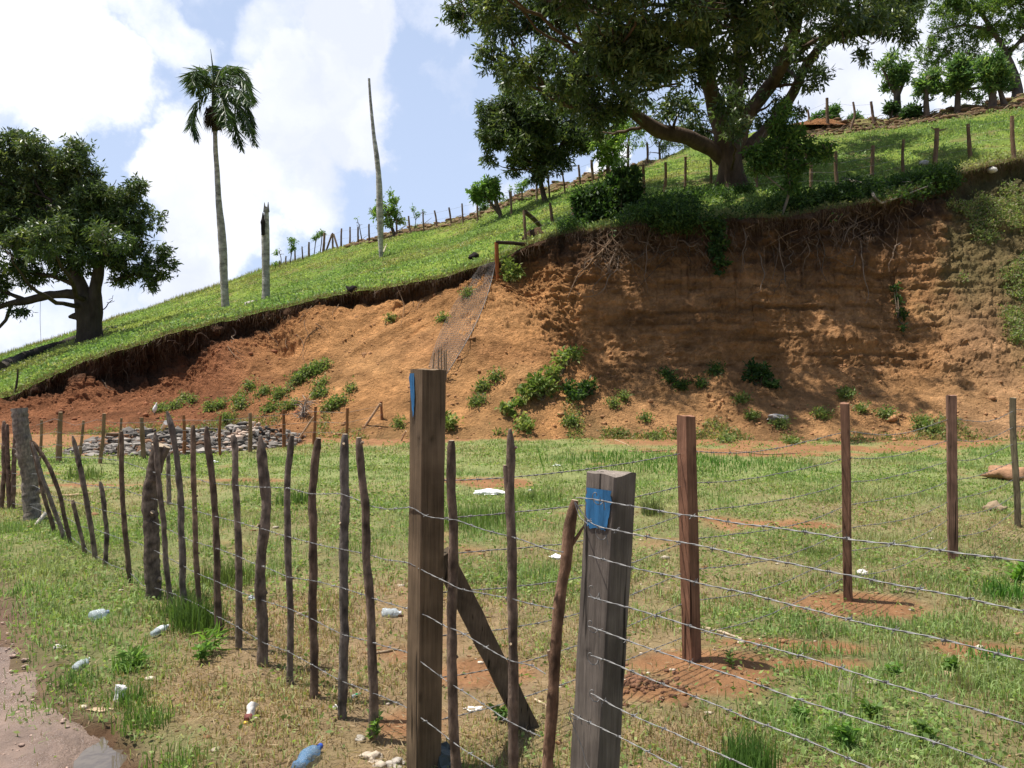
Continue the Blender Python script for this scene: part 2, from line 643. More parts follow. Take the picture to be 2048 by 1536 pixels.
LUSH = [(gnd(150, 1150), .9), (gnd(190, 1320), .55), (gnd(280, 1450), .4), (gnd(380, 1500), .3), (gnd(100, 1240), .6), (gnd(1620, 1450), .35), (gnd(1800, 1450), .35), (gnd(1500, 1250), .4), (gnd(1080, 1150), .6), (gnd(1150, 925), 1.7), (gnd(1300, 925), 1.8), (gnd(1440, 930), 1.6), (gnd(980, 1010), 1.0), (gnd(900, 1060), .6), (gnd(1880, 900), 2.2), (gnd(60, 1120), 1.4), (gnd(1850, 1300), .45), (gnd(1700, 1420), .35),
        (gnd(30, 1080), 1.2), (gnd(300, 930), 1.5), (gnd(650, 930), 1.6)]


def soil_mask(x, y):
    p = xyz(x, y)
    s = 0.6 * fbm(p, 1.1, 4, 21) + .3 * fbm(p, .35, 2, 29) - .14
    for (c, rx, ry) in SOILS:
        d = np.sqrt(((x - c[0]) / rx) ** 2 + ((y - c[1]) / ry) ** 2) + .35 * fbm(p, 2.2, 3, 5)
        s = np.maximum(s, 1.25 - d)
    s = np.maximum(s, sstep(14.4, 16.6, y + 1.3 * fbm(p, .5, 3, 7)) * .95)
    return np.clip(s, 0, 1)


def lush_mask(x, y):
    p = xyz(x, y)
    g = .58 + .38 * fbm(p, .6, 3, 41) + .1 * sstep(5, 12, y)
    for (c, r) in DRY:
        g = g - .55 * np.exp(-((x - c[0]) ** 2 + (y - c[1]) ** 2) / r ** 2)
    for (c, r) in LUSH:
        g = g + .6 * np.exp(-((x - c[0]) ** 2 + (y - c[1]) ** 2) / r ** 2)
    return np.clip(g, 0, 1)


SOILC = np.array([0.30, 0.155, 0.075])
DULL = np.array([0.29, 0.205, 0.115])
GREEN = np.array([0.20, 0.225, 0.085])


def mixc(a, b_, t):
    t = np.asarray(t)[..., None]
    return np.asarray(a) * (1 - t) + np.asarray(b_) * t


def build_field():
    n = 620
    s = np.linspace(-5.6, 5.6, n)
    xs = 1.9 * np.sinh(s)
    ys = 4.6 + 1.9 * np.sinh(s)
    X, Y = np.meshgrid(xs, ys)
    Z = field_z(X, Y)
    v = np.stack([X, Y, Z], -1)
    sm = soil_mask(X, Y)
    lm = lush_mask(X, Y)
    p = xyz(X, Y)
    far = sstep(4, 12, Y)
    base = mixc(DULL, mixc(GREEN * .8, GREEN * 1.15, far), np.clip(lm * .75 + .25 * far + .2 * fbm(p, 5, 3, 3), 0, 1))
    c = mixc(base, SOILC, sstep(.25, .75, sm))
    c = mixc(c, (0.17, 0.105, 0.075), sstep(-.3, .1, road_dist(X, Y) + .15 * noise(p, 2.5, 8)))
    c = mixc(c, (0.12, 0.07, 0.04), 1 - sstep(.9, 2.2, puddle(X, Y)))
    c = c * (1 + .15 * fbm(p, 8, 3, 9))[..., None]
    mb = MB()
    mb.add(v, quads=grid_faces(n, n), col=c.reshape(-1, 3))
    o = mb.build('ground', M['soil'])
    tag(o, 'patchy field of short grass and bare reddish soil', None, None, 'structure')


build_field()


def build_road():
    na, nb = 260, 130
    a = np.linspace(-4, 14, na)
    b_ = np.concatenate([np.linspace(0, 1.6, 90), np.linspace(1.65, 5, nb - 90)])
    A, B = np.meshgrid(a, b_, indexing='ij')
    edge = .16 * fbm(xyz(A, 0 * A), 1.8, 5, 12)
    Bx = B + edge * (1 - sstep(0, 1, B))
    X = ROAD_P[0] + ROAD_D[0] * A + ROAD_N[0] * Bx
    Y = ROAD_P[1] + ROAD_D[1] * A + ROAD_N[1] * Bx
    p = xyz(X, Y)
    Z = field_z(X, Y) + 0.004 + .016 * sstep(0.02, .25, B) + (-.03 * np.exp(-((B - .55) / .12) ** 2) + 0.014 * fbm(p, 9, 4, 6) + .012 * np.maximum(fbm(p, 4, 2, 31), 0)) * sstep(.0, .3, B) - .03 * (1 - sstep(0, .06, B))
    c = np.array([0.24, 0.165, 0.125]) * (1 + .25 * fbm(p, 3, 4, 2))[..., None]
    mb = MB()
    mb.add(np.stack([X, Y, Z], -1), quads=grid_faces(na, nb)[:, ::-1], col=c.reshape(-1, 3))
    tag(mb.build('road', M['mud']), 'wet reddish brown dirt road', None, None, 'structure')
    # pebbles pressed in the mud
    mb = MB()
    for i in range(900):
        aa, bb = R.uniform(-.8, 3.2), R.gamma(1.6, .30)
        x = ROAD_P[0] + ROAD_D[0] * aa + ROAD_N[0] * bb
        y = ROAD_P[1] + ROAD_D[1] * aa + ROAD_N[1] * bb
        r = R.gamma(2, .0022) + .002
        z = float(field_z(np.array([x]), np.array([y]))[0]) + .012
        rock(mb, (x, y, z), r, i, 1, (1.2, 1, .5), col=np.array([.42, .30, .24]) * R.uniform(.6, 1.5))
    tag(mb.build('road_pebbles', M['rock']), 'small pale pebbles pressed into the road mud', 'pebbles', None, 'stuff')
    # puddle water
    mb = MB()
    n = 220
    g = np.linspace(-.75, .75, n)
    X, Y = np.meshgrid(PUD[0] + g, PUD[1] + g)
    ins = puddle(X, Y) < 2.2
    f = grid_faces(n, n)
    keep = ins.ravel()[f].all(1)
    mb.add(np.stack([X, Y, 0 * X - .036 + float(field_z(np.array([PUD[0]]), np.array([PUD[1]]))[0]) + .052], -1), quads=f[keep], col=(.1, .1, .1))
    tag(mb.build('puddle', M['water']), 'shallow muddy puddle reflecting the sky at the road edge', None, None, 'structure')


build_road()

# ------------------------------------------------------------------ hill and cut bank (one sheet per face, shared profile)
#        px     toeY  mY    mpy  lipY  lippy  fY    fpy  skyY  skypy
TAB = np.array([
    [-1800, 26, 28.0, 812, 29.0, 803, 36, 790, 46, 775],
    [-900, 22, 24.5, 815, 25.3, 806, 34, 775, 46, 760],
    [-300, 19, 22.0, 822, 22.6, 806, 31, 755, 44, 742],
    [0, 17.9, 20.6, 830, 21.6, 796, 29, 745, 42, 716],
    [100, 17.7, 20.4, 818, 21.4, 755, 30, 712, 42, 682],
    [200, 17.5, 20.4, 800, 21.4, 708, 31, 680, 43, 650],
    [300, 17.4, 20.4, 790, 21.4, 682, 32, 650, 46, 618],
    [400, 17.3, 20.6, 752, 21.6, 652, 33, 628, 48, 584],
    [500, 17.1, 21.0, 705, 21.9, 629, 34, 606, 50, 550],
    [600, 16.8, 21.4, 658, 22.1, 606, 34, 585, 52, 520],
    [700, 16.6, 21.8, 622, 22.2, 584, 34, 555, 51, 488],
    [800, 16.5, 22.0, 600, 22.2, 569, 34, 525, 48, 466],
    [900, 16.5, 21.7, 580, 22.0, 546, 34, 498, 46, 447],
    [1000, 16.5, 21.2, 572, 21.5, 516, 33, 465, 44, 412],
    [1060, 16.5, 20.1, 620, 21.2, 487, 32, 445, 43, 392],
    [1150, 16.5, 19.2, 700, 20.8, 462, 31, 415, 42, 371],
    [1250, 16.5, 18.9, 722, 20.5, 448, 30, 396, 41, 340],
    [1400, 16.4, 18.8, 732, 20.4, 440, 28.6, 380, 40, 300],
    [1600, 16.4, 18.9, 740, 20.4, 428, 27.6, 378, 38.5, 258],
    [1750, 16.4, 18.8, 735, 20.8, 405, 26.8, 366, 38, 246],
    [1830, 16.4, 19.0, 720, 21.6, 378, 26.4, 350, 37.5, 237],
    [1900, 16.4, 19.3, 700, 22.8, 348, 26.3, 330, 37, 228],
    [2048, 16.4, 19.5, 690, 24.5, 312, 26.3, 300, 36, 206],
    [2400, 16.6, 20.0, 690, 25.5, 270, 27.5, 250, 36, 150],
    [3000, 17.5, 22.0, 690, 27.0, 260, 30, 220, 40, 110],
    [4200, 22, 28.0, 700, 33.0, 300, 38, 250, 52, 150]])
NCOL = 1500
PXC = np.concatenate([np.linspace(-1800, -250, 120)[:-1], np.linspace(-250, 2300, NCOL), np.linspace(2300, 4200, 120)[1:]])
NC = len(PXC)


def col_of(name):
    k = dict(toeY=1, mY=2, mpy=3, lipY=4, lippy=5, fY=6, fpy=7, skyY=8, skypy=9)[name]
    a = np.interp(PXC, TAB[:, 0], TAB[:, k])
    ker = np.hanning(61)
    ker /= ker.sum()
    return np.convolve(np.pad(a, 30, mode='edge'), ker, 'valid')


def bank_sheet():
    rx = (PXC - 1024) / F
    P1 = xyz(PXC / 100.0, 0 * PXC)
    lipj = 7 * fbm(P1, 1.6, 4, 3) + 3 * fbm(P1, 9, 3, 9)
    c = {k: col_of(k) for k in ('toeY', 'mY', 'mpy', 'lipY', 'lippy', 'fY', 'fpy', 'skyY', 'skypy')}

    def zz(Y, py):
        return CAMZ - (py - 725.0) / F * Y
    lipY = c['lipY'] + .22 * fbm(P1, 1.2, 3, 5) + .1 * fbm(P1, 6, 3, 8)
    lippy = c['lippy'] + lipj * .55
    th = np.interp(PXC, [-300, 0, 120, 200, 300, 420, 520, 600, 700, 850, 1000, 1100, 1900, 2048], [6, 14, 36, 52, 56, 48, 36, 26, 30, 26, 22, 24, 30, 26])   # depth of the steep top band, photo pixels
    ctrl = [(c['toeY'] - .8, np.full(NC, -0.25)),
            (c['toeY'], np.full(NC, 0.0)),
            (c['mY'], zz(c['mY'], c['mpy'])),
            (lipY + np.interp(PXC, [-300, 100, 500, 900, 1100, 2400], [.0, .30, .22, .10, .05, 0.1]), zz(lipY, lippy + th)),
            (lipY - .03, zz(lipY, lippy + 3)),
            (lipY + .12, zz(lipY, lippy)),
            (c['fY'], zz(c['fY'], c['fpy'])),
            (c['skyY'], zz(c['skyY'], c['skypy'])),
            (c['skyY'] + 14, zz(c['skyY'], c['skypy']) - 2.2),
            (c['skyY'] + 60, np.full(NC, -1.0)),
            (c['skyY'] + 500, np.full(NC, -3.0))]
    nseg = [8, 120, 120, 22, 5, 70, 110, 30, 12, 8]
    rows, rid = [], []
    for i, n in enumerate(nseg):
        t = np.linspace(0, 1, n, endpoint=False)[:, None]
        (Ya, za), (Yb, zb) = ctrl[i], ctrl[i + 1]
        Y = Ya + (Yb - Ya) * t
        if i == 1:                       # concave talus
            z = za + (zb - za) * (t ** 1.18)
        elif i == 6:                     # hill is convex: rounds off at the ridge
            z = za + (zb - za) * (t + .10 * t * (1 - t))
        else:
            z = za + (zb - za) * t
        rows.append(np.stack([rx[None] * Y, Y, z], -1))
        rid += [i + q for q in np.linspace(0, 1, n, endpoint=False)]
    rows.append(np.stack([rx * ctrl[-1][0], ctrl[-1][0], ctrl[-1][1]], -1)[None])
    rid.append(len(nseg))
    G = np.concatenate(rows)
    rid = np.array(rid)
    # soften profile corners on the face (not at the lip)
    for _ in range(10):
        S = G.copy()
        S[1:-1] = .5 * G[1:-1] + .25 * (G[:-2] + G[2:])
        k = ((rid > .3) & (rid < 2.9)) | (rid > 5.02)
        G[k] = S[k]
    gu = np.gradient(G, axis=1)
    gt = np.gradient(G, axis=0)
    nrm_ = unit(np.cross(gu, gt))
    nrm_[nrm_[..., 1] > 0.3] *= 1
    # face displacement
    px = np.broadcast_to(PXC[None], G.shape[:2])
    rr = np.broadcast_to(rid[:, None], G.shape[:2])
    face = sstep(.9, 1.4, rr) * (1 - sstep(3.75, 4.0, rr))
    up = sstep(1.55, 2.1, rr)
    G2 = G * np.array([1, 1, 1.0])
    strat = G * np.array([.35, .35, 3.2])
    cloddy = np.maximum(fbm(G2, 3.2, 4, 2, .6), -.4)
    wallr = sstep(1120, 1200, px)
    rid_ = 1 - np.abs(fbm(G2 * np.array([1, 1, .8]), 4.5, 3, 16))
    calm = 1.15 - .25 * (1 - sstep(880, 980, px)) * sstep(560, 680, px)
    gul = fbm(G2 * np.array([2.6, .4, .5]), 1.0, 3, 19)
    d = .20 * noise(G2, .55, 1) + .07 * gul * up + calm * (.10 * np.maximum(fbm(G * np.array([1, 1, 1.9]), 3.2, 4, 2, .6), -.25) + .065 * np.abs(fbm(G * np.array([1, 1, 2.0]), 7, 4, 6, .65)) + .035 * (rid_ - .6)) * (1 - .45 * wallr * up) + wallr * up * (.05 * fbm(strat, 1.6, 4, 7) * sstep(-.5, .5, noise(G2, .5, 40)) + .02 * noise(strat, 6, 8))
    lay = sstep(.22, .5, noise(G * np.array([.45, .45, 8.5]) + .5 * noise(G, 1.1, 60)[..., None], 1.0, 61)) * sstep(1080, 1200, px) * up
    d = d - .05 * lay
    d = d * (.34 + .66 * np.clip(up + .5 * sstep(.1, .6, noise(G2, .7, 44)), 0, 1))
    # raking machine grooves down the slope in the middle
    gro = sstep(660, 740, px) * (1 - sstep(860, 960, px)) * sstep(1.45, 1.7, rr)
    sk = np.stack([(-.6 * G[..., 0] + .8 * G[..., 2]) * 5.5, (.8 * G[..., 0] + .6 * G[..., 2]) * .5, 0 * G[..., 0]], -1)
    d = d * (1 - .45 * gro) + .10 * gro * fbm(sk, 1.0, 3, 23)
    # washed-out hollows under the lip
    for (cx, cy, rw, rh, dep) in [(560, 692, 34, 18, .45), (330, 745, 70, 26, .18), (240, 765, 60, 24, .15), (500, 655, 35, 20, .15), (690, 600, 60, 18, .22), (1060, 560, 42, 50, .35), (1150, 640, 16, 60, .15), (1330, 560, 120, 60, .2), (1560, 520, 90, 60, .25), (1780, 560, 70, 60, .2), (1490, 720, 60, 20, .15), (840, 590, 30, 20, .15)]:
        ppx = G[..., 0] / G[..., 1] * F + 1024
        ppy = 725 - (G[..., 2] - CAMZ) / G[..., 1] * F
        d = d - dep * np.exp(-(((ppx - cx) / rw) ** 2 + ((ppy - cy) / rh) ** 2))
    # pushed-out noses
    for (cx, cy, rw, rh, dep) in [(450, 720, 40, 40, .35), (180, 770, 40, 26, .3), (640, 660, 50, 30, .2), (1000, 640, 60, 60, .3), (940, 700, 50, 40, .2), (1690, 680, 50, 30, .25), (1950, 700, 80, 50, .25)]:
        d = d + dep * np.exp(-(((ppx - cx) / rw) ** 2 + ((ppy - cy) / rh) ** 2))
    hillm = sstep(5.0, 5.15, rr) * (1 - sstep(8.0, 8.8, rr))
    dh = .10 * fbm(G2, .5, 3, 31) + .05 * fbm(G2, 2.2, 3, 33)
    ridge = sstep(6.86, 6.95, rr) * (1 - sstep(7.0, 7.3, rr)) * sstep(760, 840, px)
    dh = dh + ridge * (.16 + .16 * fbm(G2, 1.4, 3, 35))
    ok = np.where(nrm_[..., 1:2] > .5, -1.0, 1.0)
    G = G + nrm_ * ok * (d * face)[..., None]
    G[..., 2] += dh * hillm
    return G, rid, face, ridge


TG, RID, _face, _ridge = bank_sheet()
PPX = TG[..., 0] / TG[..., 1] * F + 1024
RATX = TG[..., 0] / TG[..., 1]
RATZ = (TG[..., 2] - CAMZ) / TG[..., 1]


def on_terrain(px, py, lo, hi):
    d = raydir(px, py)
    r, e = d[0] / d[1], d[2] / d[1]
    j = int(np.argmin(np.abs((PXC - 1024) / F - r)))
    k = np.where((RID >= lo) & (RID <= hi))[0]
    i = k[np.argmin(np.abs(RATZ[k, j] - e))]
    jj = slice(max(0, j - 8), min(NC, j + 9))
    q = (RATZ[i, jj] - e) ** 2 + (RATX[i, jj] - r) ** 2
    return TG[i, max(0, j - 8) + int(np.argmin(q))].copy()


def on_hill(px, py):
    return on_terrain(px, py, 5.0, 7.0)


def on_face(px, py):
    return on_terrain(px, py, 0.9, 4.6)


GRASSC = np.array([0.115, 0.17, 0.035])


def face_normal(i, j):
    a = TG[np.clip(i + 3, 0, len(TG) - 1), j] - TG[np.clip(i - 3, 0, None), j]
    b_ = TG[i, np.clip(j + 3, 0, NC - 1)] - TG[i, np.clip(j - 3, 0, None)]
    n = unit(np.cross(b_, a))
    return n


def build_bank():
    G = TG
    ppx = PPX
    ppy = 725 - RATZ * F
    rr = np.broadcast_to(RID[:, None], G.shape[:2])
    n1 = fbm(G, .6, 4, 51)
    n2 = fbm(G, 2.5, 4, 53)
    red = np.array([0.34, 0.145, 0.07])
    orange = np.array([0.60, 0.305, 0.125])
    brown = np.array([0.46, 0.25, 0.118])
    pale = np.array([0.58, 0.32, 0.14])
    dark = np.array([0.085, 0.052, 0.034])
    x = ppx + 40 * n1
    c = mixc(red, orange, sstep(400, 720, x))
    c = mixc(c, brown, sstep(1120, 1260, x) * (1 - sstep(1780, 1880, x)) * .7)  # browner under the big tree: its shade put into the clay colour
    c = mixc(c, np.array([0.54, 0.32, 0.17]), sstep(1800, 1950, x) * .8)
    skc = np.stack([(-.6 * G[..., 0] + .8 * G[..., 2]) * 6, (.8 * G[..., 0] + .6 * G[..., 2]) * .5, 0 * G[..., 0]], -1)
    stc = fbm(G * np.array([.4, .4, 4.5]), 1.2, 4, 59)
    c = c * (1 + .22 * fbm(skc, 1, 3, 24) * sstep(560, 700, ppx) * (1 - sstep(960, 1060, ppx)) + .20 * stc * sstep(1000, 1150, ppx))[..., None]
    lay = sstep(.22, .5, noise(G * np.array([.45, .45, 8.5]) + .5 * noise(G, 1.1, 60)[..., None], 1.0, 61)) * sstep(1080, 1200, ppx) * sstep(1.7, 2.2, rr)
    c = c * (1 - .27 * lay)[..., None]
    c = mixc(c, pale, np.clip((.35 + .6 * n1) * (1 - sstep(1.6, 2.1, rr)), 0, 1) * sstep(600, 800, x))
    c = mixc(c, red * 1.25, np.clip(.9 - np.abs(ppy - 700 + 40 * n1) / 60, 0, 1) * .3 * sstep(700, 900, x) * (1 - sstep(1120, 1180, x)))
    c = c * (1 + .30 * n2 + .12 * fbm(G, 11, 3, 57))[..., None]
    # dark root-filled topsoil band at the top edge
    top = sstep(2.5, 3.05, rr + .25 * n2)
    lpy = np.interp(PXC, TAB[:, 0], TAB[:, 5])[None]
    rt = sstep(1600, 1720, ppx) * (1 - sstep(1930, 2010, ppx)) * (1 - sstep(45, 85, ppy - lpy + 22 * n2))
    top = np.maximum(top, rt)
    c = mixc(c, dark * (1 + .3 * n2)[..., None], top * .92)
    # old vegetated slope at right and loose turf low down
    vg = sstep(1830, 1960, x + 60 * n2) * sstep(2.0, 2.4, rr) + sstep(1990, 2060, x) * sstep(1.5, 2.2, rr)
    c = mixc(c, np.array([.14, .15, .06]), np.clip(vg, 0, 1) * .65)
    low = (1 - sstep(1.0, 1.35, rr + .15 * n2)) * (.5 + .5 * n1)
    c = mixc(c, np.array([.2, .15, .07]), np.clip(low, 0, 1) * .6)
    k = np.where(RID <= 4.0)[0]
    i1 = k[-1]
    mb = MB()
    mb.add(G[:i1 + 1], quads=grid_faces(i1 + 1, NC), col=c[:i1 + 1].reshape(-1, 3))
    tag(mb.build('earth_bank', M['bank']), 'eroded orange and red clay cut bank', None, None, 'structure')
    # hillside
    H = G[i1:]
    hc = mixc(GRASSC * 1.15, GRASSC * np.array([1.6, 1.4, 1.2]), sstep(-.4, .4, fbm(H, .25, 3, 71)))
    br = np.array([.19, .13, .07])
    hx = ppx[i1:]
    rh = rr[i1:]
    hn = fbm(H, 1.3, 4, 73)
    ridge = sstep(6.7, 6.9, rh + .12 * hn) * sstep(640, 760, hx) * (1 - sstep(1280, 1400, hx))
    ridge2 = sstep(6.55, 6.8, rh + .15 * hn) * sstep(1560, 1640, hx)
    hc = mixc(hc, br, np.clip(ridge + .7 * ridge2, 0, 1))
    hc = mixc(hc, br * 1.1, np.clip(sstep(.25, .7, hn) * .6, 0, 1))
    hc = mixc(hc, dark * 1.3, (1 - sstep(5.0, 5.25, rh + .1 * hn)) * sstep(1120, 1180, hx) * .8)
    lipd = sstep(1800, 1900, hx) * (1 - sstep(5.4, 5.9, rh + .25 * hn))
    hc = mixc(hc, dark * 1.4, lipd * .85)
    mb = MB()
    mb.add(H, quads=grid_faces(len(H), NC), col=hc.reshape(-1, 3))
    tag(mb.build('hillside', M['hill']), 'sunlit grassy hillside above the cut bank', None, None, 'structure')


build_bank()

# ------------------------------------------------------------------ square sawn posts
def square_post(name, base, top, a, yaw, col, label, group, seed=0, painted=None, rows=46, side=7, wob=.0, b=None, split=None):
    b = b or a
    base, top = np.asarray(base, float), np.asarray(top, float)
    base = base - np.array([0, 0, .12])
    t = np.linspace(0, 1, rows)[:, None, None]
    # ring around the rounded square
    h = []
    bev = .07
    for k in range(4):
        s = np.linspace(-1 + bev, 1 - bev, side)
        for q in s:
            h.append([(q, -1), (1, q), (-q, 1), (-1, -q)][k])
    h = np.array(h, float)
    X = np.array([math.cos(yaw), math.sin(yaw), 0])
    Yv = np.array([-math.sin(yaw), math.cos(yaw), 0])
    ring = h[:, :1] * X * a / 2 + h[:, 1:] * Yv * b / 2
    v = base + (top - base) * t + ring[None]
    hh = (top[2] - base[2]) * t[:, 0, 0]
    warp = np.stack([noise(xyz(hh, seed * 3.1), 1.1, seed), noise(xyz(hh, seed * 5.3 + 9), 1.1, seed + 1), 0 * hh], 1) * (a * .05 + wob)
    v = v + warp[:, None]
    gr = np.stack([np.broadcast_to(h[None, :, 0] * 5, v.shape[:2]), np.broadcast_to(h[None, :, 1] * 5, v.shape[:2]), np.broadcast_to(hh[:, None] * 2.2, v.shape[:2])], -1)
    g = fbm(gr, 1.0, 4, seed)
    v = v + unit(ring)[None] * (g * a * .005)[..., None]
    v[-1, :, 2] += .006 * noise(v[-1], 30, seed)
    c = np.asarray(col) * (1 + .07 * g + .06 * fbm(gr, 3.1, 2, seed + 4) + .26 * fbm(v, 7, 3, seed))[..., None]
    for _ in range(9):
        kz, kx = R.uniform(.1, .95) * (top[2] - base[2]), R.randint(0, len(h))
        dk_ = ((np.arange(len(h))[None] - kx + len(h) / 2) % len(h) - len(h) / 2) / 1.3
        kk_ = np.exp(-(dk_ ** 2 + ((hh[:, None] - kz) / .018) ** 2))
        c = c * (1 - .55 * kk_)[..., None]
        v = v - unit(ring)[None] * (kk_ * a * .02)[..., None]
    ed_ = noise(xyz(hh * 9, seed + 0 * hh), 1, seed + 3)
    corner = (np.arange(len(h)) % side == 0) | (np.arange(len(h)) % side == side - 1)
    v[:, corner] -= (unit(ring)[corner] * a * .03)[None] * np.clip(ed_, 0, 1)[:, None, None]
    crack = sstep(.40, .52, noise(gr * np.array([1, 1, .35]), 1.25, seed + 9))
    c = c * (1 - .1 * crack)[..., None]
    v = v - unit(ring)[None] * (crack * a * .006)[..., None]
    mb = MB()
    n = len(h)
    mb.add(v, quads=grid_faces(rows, n, True), col=c.reshape(-1, 3))
    # weathered top, slightly sunk centre
    inner = top + (v[-1] - v[-1].mean(0)) * .5 + np.array([warp[-1][0], warp[-1][1], 0])
    inner[:, 2] = v[-1][:, 2].mean() + .002 + .003 * noise(inner, 60, seed)
    ctr = inner.mean(0)[None]
    vt = np.concatenate([v[-1], inner, ctr])
    tq = [(i, (i + 1) % n, n + (i + 1) % n, n + i) for i in range(n)]
    tt = [(n + i, n + (i + 1) % n, 2 * n) for i in range(n)]
    mb.add(vt, quads=tq, tris=tt, col=np.asarray(col) * 1.35)
    if painted is None:
        o = mb.build(name, M['timber'], origin=base + np.array([0, 0, .12]), smooth=False)
        tag(o, label, 'post', group)
        return o, v
    e = thing(name, base + np.array([0, 0, .12]), label, 'post', group)
    mb.build('post_body', M['timber'], e, smooth=False)
    # brushed paint patch: a skin just proud of the face
    fa, u0, u1, z0, z1, tcut = painted
    nr, nc2 = 40, 14
    pm = MB()
    nrmv = [-Yv, X, Yv, -X][fa]
    tv = [X, Yv, -X, -Yv][fa]
    half = (b if fa % 2 == 0 else a) / 2
    hw = (a if fa % 2 == 0 else b) / 2
    U, Z = np.meshgrid(np.linspace(u0, u1, nc2), np.linspace(z0, z1, nr))
    rough_ = .35 * noise(xyz(U * 20 + seed, Z * 0), 1.0, 5)
    Z2 = Z + (Z - z1) * rough_ * (.5 if tcut else .3)
    U2 = U + (.06 if tcut else .16) * (noise(xyz(Z * 25, U * 0), 1, 8) + .6 * noise(xyz(Z * 90, U * 0), 1, 9) - .3) * np.sign(U - (u0 + u1) / 2) * (np.abs(U - (u0 + u1) / 2) > (u1 - u0) * .4)
    if tcut:
        lim = z1 - (z1 - z0) * np.clip(.18 + (U - u0) / (u1 - u0) * 1.2, 0, 1)
        Z2 = z1 - (z1 - Z2) * (z1 - lim) / (z1 - z0)
    tt_ = (Z2 + .12) / (top[2] - base[2])
    wz = np.stack([np.interp(Z2 + .12, hh, warp[:, k]) for k in range(3)], -1)
    P_ = base + (top - base) * tt_[..., None] + wz + nrmv * (half * 1.0 + .0035) + tv * hw * U2[..., None]
    pm.add(P_, quads=grid_faces(nr, nc2), col=(.035, .17, .36))
    po = pm.build('paint_patch', M['paint'], e)
    po['label'] = 'brushed patch of blue paint'
    return e, v


PG = 'square timber posts of the field fence'
d1 = raydir(841, 1549)
square_post('fence_post', (-.350, 3.11, 0), (-.325, 3.11, 1.572), .104, math.radians(35), (.175, .122, .075),
            'tallest dark brown square post with a blue streak at its top left corner', PG, 3, painted=(3, -.98, -.15, 1.40, 1.558, True), rows=90, side=11)
square_post('fence_post', (.235, 2.45, 0), (.305, 2.45, 1.262), .112, math.radians(46), (.165, .138, .115),
            'short thick grey square post with a blue painted square below its top', PG, 5, painted=(3, -.82, .84, 1.10, 1.218, False), rows=90, side=11)
for (b0, t0, a, yaw, col, lb, sd) in [
    ((1383, 1330), (1371, 832), .073, 33, (.245, .125, .078), 'reddish brown square post standing in bare soil just right of the short grey post', 11),
    ((1698, 1205), (1688, 806), .066, 62, (.225, .12, .078), 'second reddish brown post right of the short grey post, bare soil at its foot', 12),
    ((1907, 1118), (1902, 791), .088, 68, (.245, .14, .10), 'reddish brown post with a pale sunlit top, third right of the short grey post', 13),
    ((2034, 1055), (2031, 796), .062, 50, (.19, .155, .10), 'thin split grey green post at the right edge of the field fence', 14)]:
    g0 = gnd(*b0)
    g0[2] = float(field_z(g0[:1], g0[1:2])[0])
    tp = at(t0[0], t0[1], g0[1])
    square_post('fence_post', g0, tp, a, math.radians(yaw), col, lb, PG, sd, rows=60, side=8, wob=.004 if sd < 14 else .02, b=a * (1 if sd < 12 else .8))
# diagonal brace of the tallest post
o = MB()
p0, p1 = np.array([-.285, 3.2, .83]), np.array([.085, 3.5, -.04])
ax = unit(p1 - p0)
sv = unit(np.cross(ax, [0.2, -1, .3]))
tv = np.cross(sv, ax)
t = np.linspace(0, 1, 30)[:, None, None]
h = np.array([(q, -1) for q in np.linspace(-1, .6, 5)] + [(1, q) for q in np.linspace(-1, .6, 5)] + [(-q, 1) for q in np.linspace(-1, .6, 5)] + [(-1, -q) for q in np.linspace(-1, .6, 5)], float)
v = p0 + (p1 - p0) * t + (h[:, :1] * sv * .042 + h[:, 1:] * tv * .024)[None]
v += .002 * noise(v, 14, 4)[..., None]
o.add(v, quads=grid_faces(30, len(h), True), col=np.array([.15, .115, .085]) * (1 + .25 * fbm(v * np.array([4, 4, 1]), 8, 3, 3)).reshape(-1, 1))
o.add(np.concatenate([v[0], v[0].mean(0)[None]]), tris=[((i + 1) % 20, i, 20) for i in range(20)], col=(.12, .09, .06))
tag(o.build('diagonal_brace', M['timber'], origin=p1 * np.array([1, 1, 0]), smooth=False), 'dark weathered plank leaning as a brace against the tallest post', 'brace')


# ------------------------------------------------------------------ round sticks of the near fence
def fence_pt(px, py):
    d = raydir(px, py)
    r = d[0] / d[1]
    s = (r * FA[1] - FA[0]) / (FD[0] - r * FD[1])
    Y = FA[1] + s * FD[1]
    return at(px, py, Y)


